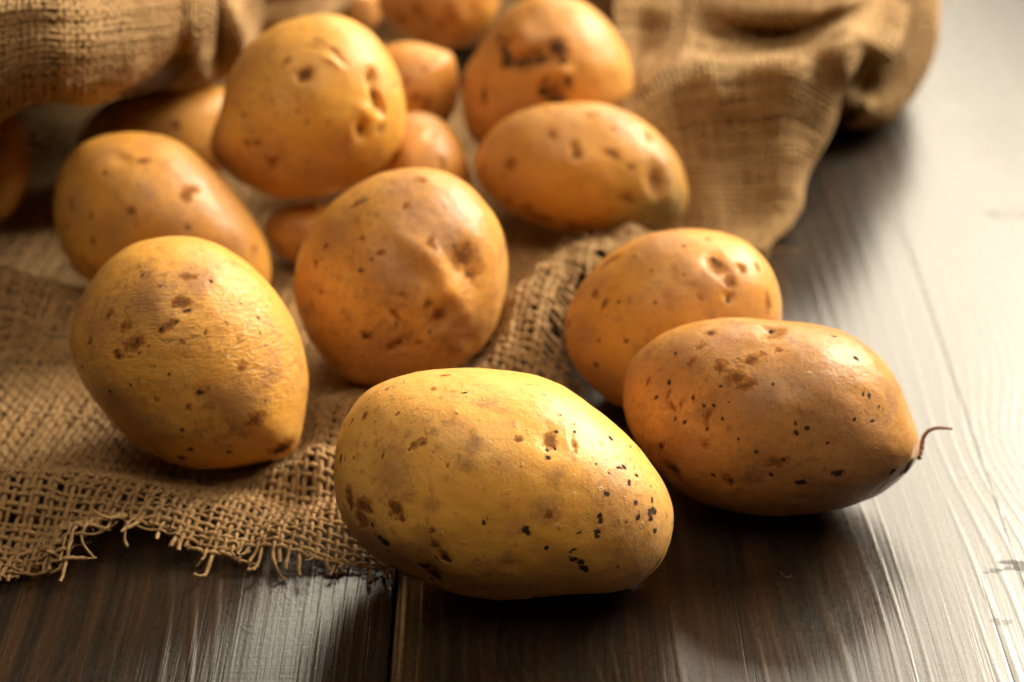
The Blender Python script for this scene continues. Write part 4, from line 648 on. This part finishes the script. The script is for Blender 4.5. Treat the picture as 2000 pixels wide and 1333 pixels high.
lm = NT('painted_gap_shade'); lm.set(Base_Color=(.09, .046, .018), Roughness=.9, Normal=lm.bump(lm.noise(lm.coord('Object'), 700, 2.0), .0006, .8))  # added light-blocking sheet; its dark colour paints shade into the weave gaps
LIGHT_BLOCK = lm.m


class Surf:
    """surface sampled on a regular grid G[i, j] with parameter step hu, hv (metres)"""
    def __init__(s, G, hu, hv):
        s.G = G; s.hu = hu; s.hv = hv
        du = np.gradient(G, axis=0); dv = np.gradient(G, axis=1)
        N = np.cross(du, dv); s.N = N / np.maximum(np.linalg.norm(N, axis=2, keepdims=True), 1e-12)
        s.U = (G.shape[0] - 1) * hu; s.V = (G.shape[1] - 1) * hv

    def at(s, u, v, A=None):
        A = s.G if A is None else A
        x = np.clip(u / s.hu, 0, A.shape[0] - 1.001); y = np.clip(v / s.hv, 0, A.shape[1] - 1.001)
        i = x.astype(int); j = y.astype(int); fx = (x - i)[:, None]; fy = (y - j)[:, None]
        return (A[i, j] * (1 - fx) + A[i + 1, j] * fx) * (1 - fy) + (A[i, j + 1] * (1 - fx) + A[i + 1, j + 1] * fx) * fy

    def nat(s, u, v): return s.at(u, v, s.N)


def weave(S, T, seed, inside=None, loose=None, sides=6, fray=(-.004, .0075), spacing=ROWS, ends=None, tight=1.0):
    """interlaced yarns over surface S; inside(P) masks the cloth outline"""
    rng = np.random.default_rng(seed)
    for fam in (0, 1):
        L = S.V if fam == 0 else S.U; Wd = S.U if fam == 0 else S.V
        cnt = int(Wd / spacing)
        for i in range(cnt):
            if rng.random() < .012: continue
            c0 = (i + .5) * spacing + rng.normal(0, .00025)
            st = spacing / 2; m = int(L / st)
            l = (np.arange(m) + .5) * st
            ph = rng.random(4) * 6.28
            wob = .00028 * np.sin(l * 55 + ph[0]) + .0002 * np.sin(l * 170 + ph[1]) + .00015 * np.sin(l * 420 + ph[2])
            cc = np.clip(c0 + wob, 0, Wd)
            u, v = (cc, l) if fam == 0 else (l, cc)
            P = S.at(u, v); N = S.nat(u, v)
            # crossing index: yarns of the other family sit at (j + .5) * spacing
            w = np.cos(np.pi * (l / spacing - .5)) * (1 if (i + fam) % 2 == 0 else -1)
            slub = 1 + .22 * np.sin(l * 90 + ph[3]) * np.sin(l * 37 + ph[0]) + rng.normal(0, .11, m)
            thick = rng.uniform(.85, 1.15)
            lo = loose(P) if loose is not None else 0.0
            amp = .00040
            Q = P + N * (w * amp)[:, None] + rng.normal(0, .00007, (m, 3))
            a = (.00089 * tight - .00027 * lo) * slub * thick; b = (.00046 - .00005 * lo) * slub * thick
            ok = np.ones(m, bool) if inside is None else inside(P)
            k = 0
            while k < m:
                if not ok[k]: k += 1; continue
                e = k
                while e < m and ok[e]: e += 1
                lo_i, hi_i = k, e
                if inside is not None:   # yarns stick out past the cut by varying lengths
                    lo_i = max(0, k - int(rng.uniform(*fray) / st)); hi_i = min(m, e + int(rng.uniform(*fray) / st))
                if hi_i - lo_i >= 3:
                    q = Q[lo_i:hi_i].copy()
                    if inside is not None:
                        for (s0, sgn) in ((k - lo_i, -1), (hi_i - e, 1)):
                            if s0 > 0:
                                seg = np.arange(s0)[::-1] if sgn < 0 else len(q) - s0 + np.arange(s0)
                                t = (np.arange(s0) + 1.0)
                                jit = rng.normal(0, 1, 3) * .00022; jit[2] = abs(jit[2]) * .3
                                q[seg] += np.cumsum(np.tile(jit, (s0, 1)), 0) * t[:, None] * .35
                                q[seg, 2] = np.maximum(q[seg, 2] - (t * .00022 * rng.uniform(-.3, 1.2)), .0010)
                    T.add(q, N[lo_i:hi_i], a[lo_i:hi_i], b[lo_i:hi_i], sides, u0=rng.random())
                    if ends is not None and inside is not None:
                        for (ix, jx) in ((0, 1), (-1, -2)):
                            ends.append((q[ix], q[ix] - q[jx], N[lo_i if ix == 0 else hi_i - 1]))
                k = e


def in_poly(P, poly):
    x, y = P[..., 0], P[..., 1]; r = np.zeros(x.shape, bool); n = len(poly)
    for i in range(n):
        x0, y0 = poly[i]; x1, y1 = poly[(i + 1) % n]
        cnd = ((y0 > y) != (y1 > y))
        xs = (x1 - x0) * (y - y0) / (y1 - y0 + 1e-12) + x0
        r ^= cnd & (x < xs)
    return r


def seg_dist(X, Y, A, B):
    d = np.array(B[:2]) - np.array(A[:2]); L2 = d @ d + 1e-12
    t = np.clip(((X - A[0]) * d[0] + (Y - A[1]) * d[1]) / L2, 0, 1)
    return np.hypot(X - A[0] - t * d[0], Y - A[1] - t * d[1]), A[2] + t * (B[2] - A[2])


# underside of every potato, so that the cloth lies below them
gx0, gx1, gy0, gy1, gs = -.36, .20, .43, .86, .002
NX, NY = int((gx1 - gx0) / gs) + 1, int((gy1 - gy0) / gs) + 1
low = np.full((NX, NY), 9.0)
for k, Wv in WORLD.items():
    ix = np.round((Wv[:, 0] - gx0) / gs).astype(int); iy = np.round((Wv[:, 1] - gy0) / gs).astype(int)
    okk = (ix >= 0) & (ix < NX) & (iy >= 0) & (iy < NY)
    np.minimum.at(low, (ix[okk], iy[okk]), Wv[okk, 2])
l2 = low.copy()
for sx in (-1, 0, 1):
    for sy in (-1, 0, 1):
        l2 = np.minimum(l2, np.roll(np.roll(low, sx, 0), sy, 1))
low = l2


def cloth_z(X, Y):
    sh = X.shape; X = X.ravel(); Y = Y.ravel()
    z = np.full(X.shape, .0015)
    hs = np.zeros_like(z)
    for pts, w in RIDGES:
        best = np.zeros_like(z)
        for A, B in zip(pts[:-1], pts[1:]):
            dd, hh = seg_dist(X, Y, A, B)
            best = np.maximum(best, hh * np.exp(-(dd / w) ** 2))
        hs = np.maximum(hs, best) + .15 * np.minimum(hs, best)
    P3 = np.stack([X, Y, np.zeros_like(X)], -1)
    hs = hs * (1 + .42 * vnoise(P3, 80, 79, 2))
    z = z + hs + .0016 * np.clip(vnoise(P3, 34, 77, 2) + .25, 0, 1) + .0007 * (vnoise(P3, 95, 78, 1) + .6)
    fx = np.clip((X - gx0) / gs, 0, NX - 1.001); fy = np.clip((Y - gy0) / gs, 0, NY - 1.001)
    lo = low[fx.astype(int), fy.astype(int)]
    return np.maximum(np.minimum(z, lo - .0009), .0012).reshape(sh)


# cloth lying on the table: its weave runs slightly askew
ang = math.radians(-9)
hu = .0012
CU, CV = .46, .44
gu, gv = np.meshgrid(np.arange(int(CU / hu) + 1) * hu, np.arange(int(CV / hu) + 1) * hu, indexing='ij')
ox, oy = -.355, .475
X = ox + gu * math.cos(ang) - gv * math.sin(ang); Y = oy + gu * math.sin(ang) + gv * math.cos(ang)
P3 = np.stack([X.ravel(), Y.ravel(), 0 * X.ravel()], -1)
X = X + (.008 * vnoise(P3, 13, 81)).reshape(X.shape); Y = Y + (.008 * vnoise(P3, 13, 82)).reshape(X.shape)
Zc = cloth_z(X, Y)
for _ in range(2):
    Zs = Zc.copy()
    Zs[1:-1, 1:-1] = (Zc[:-2, 1:-1] + Zc[2:, 1:-1] + Zc[1:-1, :-2] + Zc[1:-1, 2:] + 2 * Zc[1:-1, 1:-1]) / 6
    Zc = Zs
flat = Surf(np.stack([X, Y, Zc], -1), hu, hu)
EP = np.array(EDGE)


def edge_dist(P):
    d = np.full(len(P), 9.0)
    for a, b in zip(EP[:-1], EP[1:]):
        dd, _ = seg_dist(P[:, 0], P[:, 1], (*a, 0), (*b, 0)); d = np.minimum(d, dd)
    return d


def loose_front(P):
    d = edge_dist(P)
    return np.clip(1 - d / .03, 0, 1) * np.clip((.53 - P[:, 1]) / .03, .25, 1)


ends = []
T = Tubes()
weave(flat, T, 5, inside=lambda P: in_poly(P, EDGE), loose=loose_front, sides=4, ends=ends)
under_sack(tag(T.build('spread_cloth', YARN), kind='stuff'))


def loft(ctrl, res=.0015):
    """cubic surface through a grid of control points, re-spaced to even lengths"""
    C = np.array(ctrl)
    def cr(A, axis, n):
        A = np.moveaxis(A, axis, 0); m = len(A)
        A = np.concatenate([2 * A[:1] - A[1:2], A, 2 * A[-1:] - A[-2:-1]])
        t = np.linspace(0, m - 1, n); i = np.minimum(t.astype(int), m - 2); f = (t - i)[:, None, None]
        p0, p1, p2, p3 = A[i], A[i + 1], A[i + 2], A[i + 3]
        r = .5 * (2 * p1 + (p2 - p0) * f + (2 * p0 - 5 * p1 + 4 * p2 - p3) * f * f + (3 * p1 - p0 - 3 * p2 + p3) * f ** 3)
        return np.moveaxis(r, 0, axis)
    G = cr(cr(C, 0, 240), 1, 240)
    for axis in (0, 1):
        seg = np.linalg.norm(np.diff(G, axis=axis), axis=2).mean(axis=1 - axis)
        L = np.r_[0, np.cumsum(seg)]; n = int(L[-1] / res) + 1
        t = np.interp(np.linspace(0, L[-1], n), L, np.arange(240))
        i = np.minimum(t.astype(int), 238); f = (t - i)
        G = np.moveaxis(G, axis, 0); G = G[i] * (1 - f)[:, None, None] + G[i + 1] * f[:, None, None]; G = np.moveaxis(G, 0, axis)
    return G


def wrinkle(G, amp, scale, seed):
    du = np.gradient(G, axis=0); dv = np.gradient(G, axis=1)
    N = np.cross(du, dv); N /= np.maximum(np.linalg.norm(N, axis=2, keepdims=True), 1e-12)
    p = G.reshape(-1, 3); h = (.55 * vnoise(p, scale, seed, 2) + .6 * (.45 - 1.4 * np.abs(vnoise(p, scale * .8, seed + 7, 1)))).reshape(G.shape[:2])
    G = G + N * (h * amp)[..., None]
    G[..., 2] = np.maximum(G[..., 2], .0012)
    return G


G = wrinkle(loft(FLAP), .0042, 52, 91)
SF = Surf(G, .0015, .0015); light_block(SF, 'light_block_sheet')
T = Tubes(); weave(SF, T, 6, sides=4, tight=.94)
under_sack(tag(T.build('folded_flap', YARN), kind='stuff'))

light_block(Surf(loft(LIP), .0015, .0015), 'light_block_sheet')  # lip's unseen rear, left and right ends added to shade the sack mouth
G = wrinkle(loft([c[:6] for c in LIP]), .0040, 48, 92)
SF = Surf(G, .0015, .0015); light_block(SF, 'light_block_sheet')
T = Tubes(); weave(SF, T, 7, sides=4, tight=.94)
under_sack(tag(T.build('rolled_lip', YARN), kind='stuff'))

light_block(Surf(loft(BACK), .0015, .0015), 'light_block_sheet')
G = wrinkle(loft([c[:4] for c in BACK]), .003, 40, 94)
SF = Surf(G, .0015, .0015); light_block(SF, 'light_block_sheet')
T = Tubes(); weave(SF, T, 9, sides=4, tight=.94)
under_sack(tag(T.build('rear_cloth', YARN), kind='stuff'))

# rounded bulge at the right end of the fold, a lobe of cloth resting on the table
rows = []
for (x, y, z, rx, rz) in [(.146, .7520, .020, .0002, .0002), (.146, .756, .022, .014, .013), (.147, .764, .027, .023, .022), (.150, .778, .032, .0285, .029), (.153, .80, .035, .031, .033), (.156, .83, .037, .032, .035), (.158, .87, .038, .032, .036), (.158, .92, .038, .032, .036), (.155, .98, .036, .030, .034)]:
    rows.append([(x + rx * math.cos(a), y + .006 * math.sin(a), z + rz * math.sin(a)) for a in np.linspace(-.62 * math.pi, 1.25 * math.pi, 12)])
G = wrinkle(loft(rows), .0032, 42, 93)
SF = Surf(G, .0015, .0015); light_block(SF, 'light_block_sheet')
T = Tubes(); weave(SF, T, 8, sides=4, tight=.94)
under_sack(tag(T.build('bulging_fold', YARN), kind='stuff'))

# loose yarns pulled out along the cut front edge, each one a strand of its own
rng = np.random.default_rng(44)
front = [e for e in ends if e[0][1] < .50 and e[0][0] > -.19] + [e for e in ends if .53 < e[0][1] < .68 and e[0][0] > .0]
rng.shuffle(front)
for (p, d, nrm) in front[:150]:
    p = np.array(p); d = np.array(d); d /= np.linalg.norm(d) + 1e-9
    L = rng.uniform(.002, .007) + rng.random() ** 4 * .012; n = 12
    q = [p - d * .002]; dirv = d.copy(); turn = rng.normal(0, .10); lift = rng.normal(.02, .10)
    for k in range(n):
        c, s_ = math.cos(turn), math.sin(turn)
        dirv = np.array([dirv[0] * c - dirv[1] * s_, dirv[0] * s_ + dirv[1] * c, dirv[2] + lift - .03])
        dirv /= np.linalg.norm(dirv); turn += rng.normal(0, .08)
        nx = q[-1] + dirv * L / n
        nx[2] = max(nx[2], .0009); q.append(nx)
    Tq = Tubes(); w = rng.uniform(.00028, .00052)
    ww = w * np.interp(np.linspace(0, 1, n + 1), [0, .7, .92, 1], [1, 1, rng.uniform(1.0, 1.7), .5])
    Tq.add(np.array(q), np.tile((0, 0, 1.0), (n + 1, 1)), ww, ww * .85, 6, taper=True)
    under_sack(Tq.build('frayed_thread', YARN))

# fine jute fuzz standing off the yarns
T = Tubes()
src = flat.G.reshape(-1, 3); sn = flat.N.reshape(-1, 3)
okm = in_poly(src, EDGE); src = src[okm]; sn = sn[okm]
nearm = edge_dist(src) < .02
for grp, cnt in ((np.nonzero(nearm)[0], 5500), (np.nonzero(~nearm)[0], 1500)):
    for k in rng.choice(grp, cnt):
        p = src[k] + sn[k] * .0006; d = rng.normal(0, 1, 3); d[2] = abs(d[2]) * .5; d /= np.linalg.norm(d)
        L = rng.uniform(.002, .007); n = 4; q = [p]; tv = rng.normal(0, .35, 3)
        for j in range(n):
            d = d + tv * .25 + rng.normal(0, .12, 3); d /= np.linalg.norm(d)
            nx = q[-1] + d * L / n; nx[2] = max(nx[2], .0006); q.append(nx)
        T.add(np.array(q), np.tile((0.1, .2, 1.0), (n + 1, 1)), .00005, .00005, 3)
under_sack(tag(T.build('jute_fuzz', YARN), kind='stuff'))

# two stray jute fibres lying on the bare wood
for (pts, lab) in (([(.0800, .4650, .0006), (.0803, .4632, .0006), (.0811, .4622, .0006), (.0822, .4624, .0007), (.0826, .4637, .0009)], 'thin curled jute fibre on the bare wood below the brown oblong potato'),
                   ([(-.0785, .4430, .0008), (-.0770, .4408, .0008), (-.0758, .4396, .0009), (-.0740, .4394, .0014)], 'tiny loose jute fibre on the dark wood in front of the frayed edge')):
    a = np.array(pts); tt = np.linspace(0, len(a) - 1, 22)
    a = np.stack([np.interp(tt, np.arange(len(a)), a[:, j]) for j in range(3)], -1)
    for _ in range(3): a[1:-1] = (a[:-2] + 2 * a[1:-1] + a[2:]) / 4
    Tq = Tubes(); Tq.add(a, np.tile((0, 0, 1.0), (22, 1)), .00007, .00007, 6, taper=True)
    tag(Tq.build('jute_fibre', YARN), lab, 'fibre', 'stray fibres on the table')
